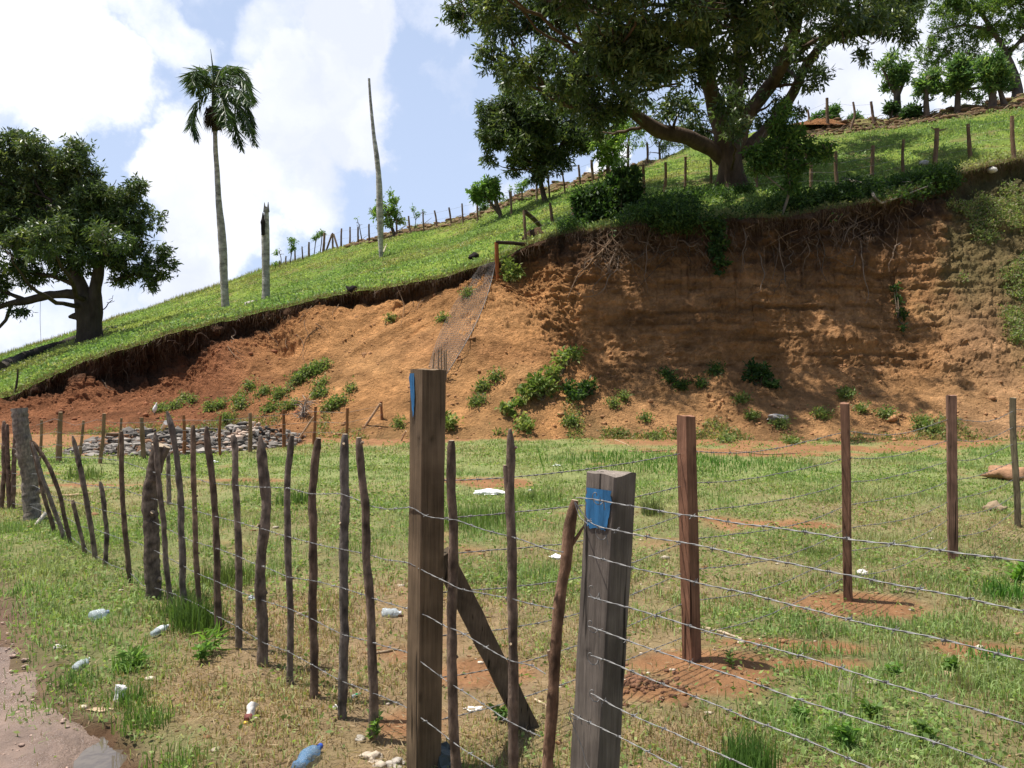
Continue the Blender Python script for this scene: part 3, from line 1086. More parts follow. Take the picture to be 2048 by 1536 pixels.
def stick(name, pts, wpx, label, group, col=(.135, .098, .075), seed=0, Y=None, tip='broken', n=60, cat='fence stick', lump=.15, fork=None):
    b0 = pts[-1]
    if Y is None:
        Y = fence_pt(*b0)[1]
    path = [at(p[0], p[1], Y) for p in pts][::-1]
    zt = float(field_z(np.array([path[0][0]]), np.array([Y]))[0])
    if path[0][2] > zt - .05:
        path = [path[0] + np.array([0, 0, zt - .08 - path[0][2]])] + path
    r0 = wpx / 2.0 / F * Y
    k = len(path)
    rad = r0 * np.linspace(1.06, .94, k)
    path = np.array(path)
    path[1:-1, 1] += R.normal(0, r0 * .4, k - 2)
    pr_ = resample(np.c_[path, rad], 16)
    wob_ = fbm(xyz(pr_[:, 2] * 1.0, seed * 3.7 + 0 * pr_[:, 2]), 5.5, 2, seed)
    pr_[1:-1, 0] += wob_[1:-1] * r0 * .3
    path, rad = pr_[:, :3], pr_[:, 3]
    if tip in ('broken', 'point'):
        L_ = r0 * (2.6 if tip == 'point' else 1.6)
        dd = unit(path[-1] - path[-2])
        path = np.concatenate([path[:-1], [path[-1] - dd * L_], [path[-1]]])
        rad = np.r_[rad[:-1], rad[-1], rad[-1] * (.35 if tip == 'point' else .6)]
    mb = MB()
    tube(mb, path, rad, 10, n, col, lump=lump, lf=40 if 'post' in name else 16, seed=seed, colvar=.6, capcol=(.42, .33, .23))
    for _ in range(R.randint(1, 4)):                # knots and cut side twigs
        i = R.randint(1, len(path) - 1)
        f = R.uniform()
        c = path[i - 1] * (1 - f) + path[i] * f
        if c[2] > .1:
            a = R.uniform(0, 6.28)
            dv = np.array([math.cos(a), math.sin(a) * .6, .5])
            tube(mb, [c, c + unit(dv) * r0 * 1.5], [r0 * .5, r0 * .3], 6, None, np.asarray(col) * 1.1, capcol=(.4, .3, .2), cap=True)
    if fork:
        for (fp, fr) in fork:
            tube(mb, [at(a[0], a[1], Y) for a in fp], [q * r0 for q in fr], 8, 8, np.asarray(col) * 1.05, lump=.2, lf=14, seed=seed + 1, capcol=(.42, .33, .23), colvar=.3)
    o = mb.build(name, M['stick'], origin=np.array([path[0][0], path[0][1], zt]))
    tag(o, label, cat, group)
    return o


SG = 'rough bark sticks of the left fence'
ST = [
    ([(62, 880), (78, 950), (92, 1010), (108, 1050)], 8, 'slanting stick leaning against the right side of the thick grey stump post', 'broken'),
    ([(65, 884), (84, 950), (104, 1010), (128, 1068)], 8, 'second slanting stick right of the thick grey stump post', 'broken'),
    ([(66, 882), (99, 932), (122, 997), (142, 1088)], 8, 'third slanting stick from the thick grey stump post, bowed', 'point'),
    ([(145, 1000), (156, 1050), (171, 1104)], 8, 'shortest stub stick of the left fence, leaning left', 'broken'),
    ([(145, 872), (160, 930), (178, 1020), (193, 1125)], 10, 'leaning stick just right of the shortest stub stick', 'point'),
    ([(200, 963), (207, 990), (213, 1060), (210, 1148)], 9, 'low thin curved stick ending in a nub, half the height of its neighbours', 'broken'),
    ([(243, 862), (242, 970), (253, 1090), (262, 1175)], 10, 'slim straight stick standing alone left of the forked trunk post', 'broken'),
    ([(310, 864), (316, 950), (328, 1060), (334, 1150), (340, 1196)], 11, 'stick crossing in front of the forked trunk post', 'point'),
    ([(334, 822), (348, 880), (358, 970), (364, 1100), (368, 1202)], 13, 'tall stick with pointed tip first right of the forked trunk post', 'point'),
    ([(386, 850), (388, 940), (388, 1010), (392, 1120), (398, 1205)], 11, 'stick with a knot halfway down, second right of the forked trunk post', 'broken'),
    ([(413, 852), (422, 950), (430, 1080), (437, 1282)], 14, 'stick third right of the forked trunk post, chipped pointed tip', 'point'),
    ([(466, 870), (474, 950), (475, 1050), (478, 1180), (477, 1325)], 14, 'pale topped stick fourth right of the forked trunk post', 'broken'),
    ([(520, 872), (523, 930), (536, 1000), (528, 1080), (522, 1150), (525, 1352)], 21, 'thickest crooked stick, fifth right of the forked trunk post', 'point'),
    ([(584, 870), (573, 940), (575, 1060), (583, 1200), (579, 1382)], 14, 'wavy stick sixth right of the forked trunk post', 'broken'),
    ([(637, 876), (627, 950), (626, 1060), (627, 1250), (625, 1407)], 17, 'dark stick with bent top, third left of the tallest square post', 'broken'),
    ([(690, 868), (688, 1000), (688, 1200), (686, 1452)], 19, 'spotted straight stick second left of the tallest square post', 'broken'),
    ([(717, 875), (728, 1000), (735, 1130), (744, 1300), (750, 1487)], 18, 'slightly leaning stick next to the tallest square post on its left', 'broken'),
    ([(903, 881), (905, 1050), (903, 1200), (905, 1350), (914, 1570)], 20, 'stick first right of the tallest square post', 'broken'),
    ([(1020, 858), (1021, 925), (1022, 1100), (1025, 1300), (1028, 1640)], 20, 'straight stick with cut off fork near its top, between the two blue marked posts', 'point'),
    ([(1150, 1000), (1137, 1050), (1124, 1180), (1106, 1320), (1098, 1500), (1092, 1690)], 24, 'reddish bent stick leaning against the short grey post', 'broken'),
]
for i, (pts, wd, lb, tip) in enumerate(ST):
    cl = mixc((.17, .115, .08), (.20, .17, .145), R.uniform() ** 1.3) * R.uniform(.8, 1.25)
    fk = None
    if i == 18:
        fk = [([(1020, 1000), (1014, 960), (1012, 930)], (.9, .75, .62))]
    if i == 19:
        cl = np.array([.21, .125, .08])
        fk = [([(1143, 1090), (1160, 1065), (1172, 1045)], (.35, .3, .15)), ([(1110, 1335), (1104, 1312), (1098, 1300)], (.95, .8, .4))]
    stick('fence_stick', pts, wd, lb, SG, cl, 40 + i, tip=tip, fork=fk)
stick('stump_post', [(39, 816), (46, 880), (50, 960), (60, 1034)], 31, 'thick weathered grey stump post with a pale cut top at the left', 'thick trunk posts of the left fence', (.24, .20, .165), 71, tip='flat', cat='post', lump=.12)
stick('forked_post', [(318, 890), (302, 935), (296, 1020), (306, 1120), (308, 1212)], 30, 'thick forked trunk post with peeling bark', 'thick trunk posts of the left fence', (.15, .115, .09), 72, tip='flat', cat='post', lump=.13,
      fork=[([(308, 960), (322, 915), (334, 893)], (.8, .62, .45))])
stick('loose_stick', [(337, 903), (336, 950), (337, 1010)], 9, 'greyish pink stick standing alone behind the forked trunk post', None, (.27, .2, .17), 73, Y=gnd(337, 1012)[1], tip='broken')
for i, (pts, lb) in enumerate([([(8, 842), (8, 930), (3, 1020)], 'leftmost stick of the left fence, cut by the picture edge'),
                               ([(14, 848), (16, 930), (19, 1028)], 'stick second from the left picture edge'),
                               ([(31, 856), (30, 930), (26, 1024)], 'stick tucked behind the left side of the thick grey stump post')]):
    stick('fence_stick', pts, 9, lb, SG, (.2, .13, .1), 80 + i, Y=8.7)
mb = MB()
tube(mb, [gnd(70, 1052) + [0, 0, .0], at(92, 1026, 7.9)], [.02, .022], 7, None, (.5, .45, .38))
tag(mb.build('propped_stick', M['stick'], origin=gnd(70, 1052)), 'short pale stick propped at the foot of the thick grey stump post', 'stick')


# ------------------------------------------------------------------ barbed wire
def barbed(P, label, group, r=.0012, barb=.12, mat='wire', twist=True, name='barbed_wire'):
    P = np.asarray(P, float)
    d = np.r_[0, np.cumsum(np.linalg.norm(np.diff(P, axis=0), axis=1))]
    n = int(d[-1] / .012) if twist else max(8, int(d[-1] / .15))
    tt = np.linspace(0, d[-1], n)
    Q = np.stack([np.interp(tt, d, P[:, k]) for k in range(3)], 1)
    ker = np.hanning(9)
    ker /= ker.sum()
    if n > 30 and twist:
        Q = np.stack([np.convolve(np.pad(Q[:, k], 4, mode='edge'), ker, 'valid') for k in range(3)], 1)
        Q[:, 2] += .003 * noise(Q, 9, 3)
    mb = MB()
    if twist:
        ph = tt / .045 * math.pi
        T = unit(np.gradient(Q, axis=0))
        B = unit(np.cross(T, [0, 0, 1.0]))
        U = np.cross(B, T)
        for s in (0, math.pi):
            tube(mb, Q + (np.cos(ph + s)[:, None] * B + np.sin(ph + s)[:, None] * U) * r * 1.0, r, 4, None, (.5, .5, .5), cap=False)
    else:
        tube(mb, Q, r, 4, None, (.5, .5, .5), cap=False)
    if barb:
        bt = np.arange(barb * R.uniform(.2, 1), d[-1], barb)
        for b_ in bt:
            c = np.array([np.interp(b_, d, P[:, k]) for k in range(3)])
            for k in range(2):
                a = R.uniform(0, 3.14)
                dv = np.array([math.cos(a) * .5, math.cos(a + 1) * .5, math.sin(a)])
                dv = unit(dv) * .011
                sh = np.array([.004 * k, 0, 0])
                tube(mb, [c - dv + sh, c + dv + sh], r * .8, 3, None, (.5, .5, .5), cap=False)
            tube(mb, [c - np.array([.005, 0, 0]), c + np.array([.008, 0, 0])], r * 2.3, 5, None, (.5, .5, .5), cap=True)
    o = mb.build(name, M[mat], origin=P[0])
    tag(o, label, 'wire', group)


def front(px, py):                       # wires run on the camera side of the sticks
    p = fence_pt(px, py)
    nrm2 = np.array([FD[1], -FD[0]])
    if nrm2[1] > 0:
        nrm2 = -nrm2
    r = raydir(px, py)
    Y = p[1] - .030 - .062 * math.exp(-((px - 842) / 34) ** 2)
    return at(px, py, Y)


WG = 'barbed wire strands of the left fence'
W1 = [(-60, 880), (0, 887), (34, 900), (70, 914), (161, 915), (206, 917), (243, 922), (281, 935), (315, 947), (354, 953), (385, 956), (422, 967), (512, 974), (523, 975), (570, 975), (619, 988), (682, 987), (716, 1000), (744, 1013), (775, 1018), (825, 1014), (854, 1034), (890, 1039), (913, 1040), (967, 1059), (1015, 1071), (1087, 1096), (1118, 1103), (1130, 1104)]
W2 = [(-60, 938), (0, 944), (39, 948), (81, 948), (104, 956), (169, 970), (240, 977), (289, 993), (331, 1004), (357, 1010), (385, 1020), (430, 1033), (477, 1044), (520, 1057), (575, 1073), (627, 1087), (687, 1100), (726, 1107), (775, 1120), (820, 1126), (854, 1146), (898, 1167), (913, 1176), (998, 1195), (1017, 1197), (1111, 1219)]
W3 = [(-60, 966), (0, 973), (68, 971), (104, 992), (146, 1003), (203, 1020), (245, 1029), (289, 1035), (313, 1047), (326, 1053), (365, 1073), (385, 1082), (427, 1095), (477, 1113), (512, 1129), (527, 1133), (575, 1154), (631, 1162), (683, 1176), (744, 1196), (813, 1217), (858, 1233), (895, 1256), (916, 1262), (998, 1310), (1022, 1323), (1065, 1331), (1094, 1349)]
W4 = [(-60, 995), (0, 1001), (34, 1009), (88, 1008), (130, 1033), (161, 1053), (187, 1058), (247, 1079), (273, 1085), (313, 1103), (365, 1131), (396, 1148), (436, 1164), (476, 1183), (520, 1199), (578, 1218), (623, 1237), (683, 1269), (739, 1283), (813, 1304), (850, 1330), (895, 1363), (950, 1397), (1009, 1439), (1057, 1463), (1084, 1474)]
W5 = [(60, 1012), (91, 1026), (141, 1073), (187, 1109), (224, 1131), (256, 1141), (285, 1171), (317, 1178), (346, 1187), (396, 1209), (433, 1232), (476, 1254), (527, 1286), (575, 1302), (617, 1326), (678, 1360), (742, 1384), (810, 1414), (850, 1442), (903, 1482), (929, 1500), (982, 1532), (1050, 1575), (1095, 1600)]
for w_, nm in zip((W1, W2, W3, W4, W5), ('topmost', 'second from top', 'middle', 'fourth from top', 'lowest')):
    barbed([front(*p) for p in w_], nm + ' barbed wire strand nailed along the left stick fence', WG)
B1 = [(1148, 995), (1174, 997), (1224, 1005), (1266, 1013), (1316, 1022), (1378, 1032), (1500, 1050), (1556, 1055), (1682, 1075), (1797, 1089), (1909, 1104), (2048, 1123), (2200, 1148)]
B2 = [(1148, 1000), (1163, 1026), (1185, 1050), (1252, 1065), (1350, 1083), (1420, 1097), (1500, 1114), (1584, 1128), (1687, 1149), (1768, 1165), (1888, 1186), (2048, 1220), (2200, 1255)]
B3 = [(1174, 1110), (1249, 1130), (1272, 1138), (1361, 1157), (1406, 1168), (1500, 1190), (1607, 1216), (1709, 1240), (1794, 1261), (1915, 1288), (2048, 1321), (2200, 1362)]
B4 = [(1173, 1192), (1218, 1204), (1299, 1229), (1353, 1243), (1401, 1259), (1500, 1286), (1612, 1315), (1693, 1339), (1768, 1363), (1840, 1384), (2048, 1450), (2200, 1500)]
B5 = [(1173, 1252), (1218, 1268), (1280, 1290), (1353, 1315), (1390, 1327), (1500, 1364), (1620, 1406), (1727, 1440), (1821, 1470), (1928, 1505), (2100, 1565)]
B6 = [(1178, 1311), (1227, 1327), (1291, 1353), (1353, 1380), (1433, 1409), (1500, 1439), (1607, 1478), (1687, 1513), (1860, 1585)]
B7 = [(1178, 1384), (1232, 1415), (1286, 1439), (1353, 1468), (1406, 1495), (1487, 1530), (1600, 1580)]
B8 = [(1138, 1425), (1218, 1464), (1272, 1490), (1347, 1530), (1450, 1580)]


def frontB(px, py):
    d = raydir(px, py)
    r = d[0] / d[1]
    A = np.array([.235, 2.34])
    D = unit(np.array([.85, -.75]))
    s = (r * A[1] - A[0]) / (D[0] - r * D[1])
    s = max(s, -.12)
    return at(px, py, min(A[1] + s * D[1], 2.375))


for w_, nm in zip((B1, B2, B3, B4, B5, B6, B7, B8), ('topmost', 'second', 'third', 'fourth', 'fifth', 'sixth', 'seventh', 'lowest')):
    barbed([frontB(*p) for p in w_], nm + ' barbed wire strand running right from the short grey post towards the camera', 'barbed wire strands right of the short grey post', barb=.10)
# twisted wire ends and staples on the short grey post
mb = MB()
for (px, py) in [(1186, 992), (1178, 1178), (1176, 1248), (1176, 1312), (1192, 1062), (1140, 1422), (1180, 1386)]:
    c = frontB(px, py)
    t_ = np.linspace(0, 5, 26)
    q = c + np.stack([.010 * np.cos(t_ * 1.3) + .004 * t_, -.004 * np.sin(t_ * 2), .014 * np.sin(t_ * 1.3) - .003 * t_], 1)
    tube(mb, q, .0014, 4, None, (.4, .4, .4), cap=False)
    tube(mb, [q[-1], q[-1] + np.array([.006, 0, -.03])], .0013, 4, None, (.4, .4, .4), cap=False)
q = [frontB(1136, 1425), frontB(1150, 1460), frontB(1166, 1500), frontB(1172, 1530), frontB(1200, 1560)]
tube(mb, q, .0013, 4, 20, (.4, .4, .4), cap=False)
tag(mb.build('wire_ends', M['thinwire'], origin=frontB(1186, 992)), 'twisted loose wire ends fastened on the face of the short grey post', 'wire')
mb = MB()
tube(mb, [fence_pt(1147, 1000) - [0, .03, 0], fence_pt(1157, 1030) - [0, .03, 0], frontB(1178, 1050)], .0013, 4, 14, (.4, .4, .4), cap=False)
tag(mb.build('tie_wire', M['wire'], origin=fence_pt(1147, 1000)), 'thin tie wire from the bent stick top to the short grey post', 'wire')
# strands behind, from the tallest post to the posts at right
CP = [np.array([-.33, 3.11 + .06, 0]), gnd(1383, 1330), gnd(1698, 1205), gnd(1907, 1118), gnd(2034, 1055)]
last = CP[-1] + (CP[-1] - CP[-2]) * 1.4
CP.append(last)
for k, (zh, nm) in enumerate(zip((1.135, .97, .81, .65, .48, .32, .15), ('topmost', 'second', 'third', 'fourth', 'fifth', 'sixth', 'lowest'))):
    pp = []
    for a, b_ in zip(CP[:-1], CP[1:]):
        for t_ in np.linspace(0, 1, 12, endpoint=False):
            q = a + (b_ - a) * t_
            pp.append([q[0], q[1] + .05, zh - .05 * math.sin(math.pi * t_) + .012 * math.sin(q[0] * 4 + k)])
    barbed(pp, nm + ' dull wire strand behind, running from the tallest post past the reddish posts', 'wire strands of the back fence', r=.0016, barb=.16, mat='thinwire', twist=True)

# ------------------------------------------------------------------ field and hill posts
ORD = ['first', 'second', 'third', 'fourth', 'fifth', 'sixth', 'seventh', 'eighth', 'ninth', 'tenth', 'eleventh', 'twelfth', 'thirteenth', 'fourteenth', 'fifteenth', 'sixteenth', 'seventeenth', 'eighteenth', 'nineteenth', 'twentieth', 'twenty first', 'twenty second', 'twenty third', 'twenty fourth', 'twenty fifth', 'twenty sixth', 'twenty seventh', 'twenty eighth', 'twenty ninth', 'thirtieth']


def hill_post(name, top, base, wpx, label, group, col, fn, curve=0.0, seed=0, cat='post', tw=None):
    b_ = fn(*base)
    tp = at(top[0], top[1], b_[1])
    r = wpx / 2.0 / F * b_[1]
    mid = (b_ + tp) / 2 + np.array([curve, R.normal(0, .02), 0]) + R.normal(0, r * .35, 3)
    mb = MB()
    tube(mb, [b_ - np.array([0, 0, .25]), b_, mid, tp], [r, r, r * .95, r * .85], 7, 12, col, lump=.16, lf=7, seed=seed, colvar=.3, capcol=np.asarray(col) * 1.5)
    if tw:
        for (dx, dz) in tw:
            tube(mb, [tp - [0, 0, .08], tp + np.array([dx, 0, dz])], [r * .4, r * .15], 5, None, col)
    o = mb.build(name, M['bark'], origin=b_)
    tag(o, label, cat, group)
    return b_, tp


def fnF(px, py):
    g = gnd(px, py)
    g[2] = float(field_z(g[:1], g[1:2])[0])
    return g


DG = 'posts of the far fence along the foot of the bank'
DP = [((83, 840), (78, 927), 6), ((121, 824), (117, 927), 11), ((167, 841), (157, 925), 6), ((208, 827), (199, 930), 8), ((243, 836), (237, 917), 6), ((283, 835), (288, 919), 10), ((367, 830), (368, 909), 7), ((441, 831), (440, 910), 6), ((500, 826), (500, 904), 9), ((567, 820), (568, 896), 7), ((631, 813), (627, 891), 7), ((695, 816), (692, 895), 7), ((762, 803), (765, 872), 6)]
tops = {}
for i, (tp, bs, wd) in enumerate(DP):
    cl = (.28, .18, .11) if i < 6 or i == 8 else (.30, .13, .065)
    tops[i] = hill_post('fence_post', tp, bs, wd, ORD[i] + ' from the left among the low far posts along the bank foot', DG, cl, fnF, seed=90 + i)[1]
for (a, b_, lb, wd) in [((628, 833), (589, 885), 'pale diagonal brace pole leaning on a reddish far post right of the rubble', 4.5), ((761, 807), (713, 873), 'longest pale brace pole leaning on the last far post', 5), ((812, 862), (800, 882), 'short pale pole half hidden behind the tallest post', 4)]:
    g0 = fnF(*b_)
    q = at(a[0], a[1], g0[1] * .99)
    mb = MB()
    tube(mb, [g0 - [0, 0, .05], q], wd / 2 / F * g0[1], 7, 8, (.46, .31, .2), lump=.1, lf=8, colvar=.3)
    tag(mb.build('brace_pole', M['stick'], origin=g0), lb, 'pole', 'brace poles of the far fence')
# faint wires of the far fence
bases = [fnF(*b_[1]) for b_ in DP]
for k, zf in enumerate((.88, .62, .36)):
    pp = [b_ + np.array([0, -.06, (t_[2] - b_[2]) * zf]) for b_, t_ in zip(bases, [tops[i] for i in range(len(DP))])]
    barbed(pp, ['upper', 'middle', 'lower'][k] + ' faint wire strand of the far fence by the rubble', 'wire strands of the far fence', r=.003, barb=0, mat='thinwire', twist=False, name='fence_wire')

SKP = [((559, 521), (559, 536), 3), ((572, 512), (572, 532), 3), ((590, 501), (591, 525), 3.5), ((604, 493), (605, 520), 3), ((618, 484), (617, 514), 4), ((649, 466), (646, 504), 5.5), ((665, 466), (665, 499), 4),
       ((683, 457), (682, 495), 4), ((700, 454), (700, 494), 4), ((716, 454), (717, 489), 4), ((738, 448), (738, 485), 4), ((793, 440), (794, 472), 4), ((817, 432), (821, 467), 4), ((846, 425), (848, 466), 3.5), ((869, 421), (874, 457), 4), ((898, 415), (902, 450), 4), ((924, 407), (926, 450), 4), ((955, 400), (956, 445), 4.5),
       ((1022, 383), (1023, 432), 4.5), ((1073, 360), (1073, 402), 5), ((1096, 350), (1100, 396), 4), ((1124, 342), (1131, 386), 4), ((1157, 330), (1161, 372), 5), ((1183, 320), (1187, 365), 6), ((1294, 285), (1294, 325), 5), ((1370, 285), (1370, 308), 4.5),
       ((1615, 219), (1617, 243), 5), ((1654, 196), (1657, 260), 7), ((1706, 204), (1700, 260), 5), ((1742, 203), (1748, 248), 6)]
SG2 = 'weathered posts along the skyline fence'
skb = []
for i, (tp, bs, wd) in enumerate(SKP):
    g0, t0 = hill_post('skyline_post', tp, bs, wd, ORD[i] + ' post from the left along the fence on the hill crest', SG2, np.array([.22, .15, .11]) * R.uniform(.85, 1.3), on_hill, seed=120 + i, curve=.12 if i == 28 else 0)
    skb.append((g0, t0))
for (a, b_, lb) in [((664, 468), (651, 504), 'dark leaning pole on the left of the skyline tripod'), ((667, 468), (675, 496), 'pale leaning pole on the right of the skyline tripod')]:
    g0 = on_hill(*b_)
    mb = MB()
    tube(mb, [g0, at(a[0], a[1], g0[1])], .06, 6, 6, (.24, .16, .11) if 'dark' in lb else (.5, .34, .25))
    tag(mb.build('brace_pole', M['bark'], origin=g0), lb, 'pole', 'braces of the skyline fence')
for k, zf in enumerate((.85, .45)):
    for seg, nm in ((slice(0, 24), 'left'), (slice(26, 30), 'right')):
        pp = [b_ + (t_ - b_) * zf + np.array([0, -.08, 0]) for b_, t_ in skb[seg]]
        barbed(pp, ['upper', 'lower'][k] + ' thin wire of the skyline fence, ' + nm + ' stretch', 'skyline fence wires', r=.004, barb=0, mat='thinwire', twist=False, name='fence_wire')

MP = [((1048, 421), (1051, 484), 7), ((1100, 406), (1106, 456), 7), ((1146, 395), (1147, 442), 6), ((1286, 330), (1288, 390), 6.5), ((1331, 325), (1328, 388), 6.5), ((1371, 314), (1370, 381), 6), ((1421, 320), (1421, 366), 6), ((1513, 338), (1513, 378), 6), ((1623, 305), (1622, 381), 7), ((1671, 303), (1676, 384), 8), ((1746, 291), (1743, 367), 8.5), ((1807, 279), (1807, 350), 6.5), ((1874, 257), (1868, 331), 10), ((1936, 248), (1941, 316), 8), ((2024, 232), (2028, 318), 8.5)]
MG = 'posts of the fence on the slope above the bank'
mbs = []
for i, (tp, bs, wd) in enumerate(MP):
    g0, t0 = hill_post('slope_post', tp, bs, wd, ORD[i] + ' post from the left along the fence on the slope above the bank', MG, np.array([.235, .155, .10]) * R.uniform(.8, 1.25), on_hill, seed=160 + i, tw=[(-.2, .05), (.35, 0)] if i == 12 else None)
    mbs.append((g0, t0))
for k, zf in enumerate((.9, .68, .46, .24)):
    pp = [b_ + (t_ - b_) * zf + np.array([0, -.1, 0]) for b_, t_ in mbs]
    barbed(pp, ['top', 'second', 'third', 'bottom'][k] + ' wire strand of the slope fence above the bank', 'slope fence wires', r=.004, barb=0, mat='thinwire', twist=False, name='fence_wire')
g0 = on_hill(1092, 465)
mb = MB()
tube(mb, [at(1050, 424, mbs[0][0][1]), at(1075, 444, g0[1] * 1.0), g0 - [0, 0, .1]], [.07, .07, .06], 7, 8, (.10, .075, .055))
tag(mb.build('brace_pole', M['bark'], origin=g0), 'dark diagonal pole from the first slope post down to the bank edge', 'pole')
# rusty corner post with its dark rail
yb = on_face(996, 553)
e = thing('rusty_post', yb, 'rust orange upright pole with a dark rail at its top, beside the draped netting', 'post')
mb = MB()
tube(mb, [yb - [0, 0, .2], yb, at(994, 520, yb[1] - .1), at(993, 484, yb[1] - .1)], .055, 7, 10, (.36, .13, .05), lump=.1, colvar=.3)
mb.build('pole', M['bark'], e)
mb = MB()
tube(mb, [at(992, 484, yb[1] - .12), at(1025, 486, yb[1] - .1), at(1054, 489, yb[1] + .1)], [.045, .05, .05], 7, 10, (.05, .035, .028), lump=.2)
mb.build('rail', M['bark'], e)


# ------------------------------------------------------------------ trees
def limb(mb, a, b_, ra, rb, col, seed, sag=.12, n=10, seg=7):
    a, b_ = np.asarray(a), np.asarray(b_)
    L = np.linalg.norm(b_ - a)
    ctl = (a + b_) / 2 + R.normal(0, L * .10, 3) + np.array([0, 0, -sag * L * .4])
    t = np.linspace(0, 1, n)[:, None]
    p = (1 - t) ** 2 * a + 2 * t * (1 - t) * ctl + t ** 2 * b_
    p[1:-1] += R.normal(0, L * .012, (n - 2, 3))
    tube(mb, p, np.linspace(ra, rb, n), seg, None, col, lump=.15, lf=4, seed=seed, colvar=.25)
    return p


GAPS = []


def crown(mb, tr, cs, rs, nros, k, L, W, pal, drop=.35, barkc=(.1, .08, .06), twigs=True, thr=-.35, nf=1.1, seed=0, shell=.45, droop=.5, spread=1.0, squash=.8):
    cs, rs = np.asarray(cs), np.asarray(rs)
    wt = rs ** 2
    idx = R.choice(len(cs), nros, p=wt / wt.sum())
    d = unit(R.normal(size=(nros, 3)))
    rad = rs[idx] * (shell + (1 - shell) * R.uniform(0, 1, nros) ** .6)
    P = cs[idx] + d * rad[:, None] * np.array([1, 1, squash])
    P += .12 * rs[idx][:, None] * np.stack([noise(P, 1.2, 1 + j) for j in range(3)], 1)
    keep = noise(P, nf, seed) > thr
    sd = np.array(SUN)
    for (gp, gr_) in GAPS:             # openings in the canopy that let the sun through to the bank
        q_ = P - gp
        al = q_ @ sd
        keep &= ~((np.linalg.norm(q_ - al[:, None] * sd, axis=1) < gr_ * (1 + .5 * noise(P, 2.5, 17))) & (al > 2))
    P, d, idx = P[keep], d[keep], idx[keep]
    n = len(P)
    # leaf rosettes
    PP = np.repeat(P, k, 0)
    out = np.repeat(d, k, 0)
    dd = unit(out * .5 + R.normal(size=(n * k, 3)) * spread * .8 + np.array([0, 0, -droop]))
    PP = PP + R.normal(size=(n * k, 3)) * L * .35
    pal = np.asarray(pal, float)
    pk = R.choice(len(pal), n, p=[.46, .34, .20] if len(pal) == 3 else None)
    cl = np.repeat(pal[pk], k, 0) * R.uniform(.7, 1.3, (n * k, 1))
    leaves(mb, PP, dd, L * R.uniform(.7, 1.25, n * k), W * R.uniform(.8, 1.2, n * k), cl, fold=.12)
    if twigs:
        m = min(n, 260)
        for i in R.choice(n, m, replace=False):
            c = cs[idx[i]]
            tube(tr, [c + (P[i] - c) * .15, c + (P[i] - c) * .55 + R.normal(0, .05, 3), P[i]], [.022, .014, .006], 4, None, barkc, cap=False)


def tree(name, label, cat, basepx, Y, stems, blobs, nros, k, L, W, pal, group=None, bcol=(.11, .085, .065), base=None, squash=.8, flare=True, wild=False, **kw):
    b_ = base if base is not None else on_hill(*basepx)
    Y = b_[1] if Y is None else Y
    e = thing(name, b_, label, cat, group)
    tr = MB()
    nodes = []
    for s in stems:
        pts = [at(q[0], q[1], Y + (q[3] if len(q) > 3 else 0)) for q in s]
        rr_ = [q[2] / 2.0 / F * Y for q in s]
        if s is stems[0] and flare:
            pts = [b_ - [0, 0, .3]] + pts
            rr_ = [rr_[0] * 1.35] + rr_
        p, r = tube(tr, pts, rr_, 12, 26, bcol, lump=.14, lf=2.2, seed=len(nodes), colvar=.35)
        nodes += [(p[i], r[i]) for i in range(2, len(p), 2)]
    cs = np.array([at(x, y, Y + (q[0] if q else 0)) for (x, y, r, *q) in blobs])
    rs = np.array([r / F * (Y + (q[0] if q else 0)) for (x, y, r, *q) in blobs])
    big = cs.copy(), rs.copy()
    sub_c, sub_r = [], []
    for c_, r_ in zip(*big):
        sub_c.append(c_)
        sub_r.append(r_ * .66)
        for _ in range(6):
            q_ = unit(R.normal(size=3) + [0, 0, .25])
            sub_c.append(c_ + q_ * r_ * (R.uniform(.6, 1.35) if wild else R.uniform(.5, .85)))
            sub_r.append(r_ * (R.uniform(.18, .38) if wild else R.uniform(.28, .5)))
    sub_c, sub_r = np.array(sub_c), np.array(sub_r)
    NP = np.array([q[0] for q in nodes])
    NR = np.array([q[1] for q in nodes])
    for i, c in enumerate(cs):
        dist = np.linalg.norm(NP - c, axis=1) + 1.2 * np.maximum(NP[:, 2] - c[2], 0) - 4 * NR
        j = int(np.argmin(dist))
        limb(tr, NP[j], c, max(min(NR[j] * .55, rs[i] * .12), .02), max(rs[i] * .03, .012), bcol, i)
        for _ in range(3):
            limb(tr, c + R.normal(0, rs[i] * .15, 3), c + unit(R.normal(size=3)) * rs[i] * .8, rs[i] * .028, .01, bcol, i, seg=5, n=6)
    cb = MB()
    crown(cb, tr, sub_c, sub_r, nros, k, L, W, pal, barkc=bcol, squash=squash, **kw)
    tr.build('trunk', M['bark'], e)
    cb.build('crown', M['leaf'] if 'mango' in name or 'broad' in name else M['softleaf'], e)
    return e


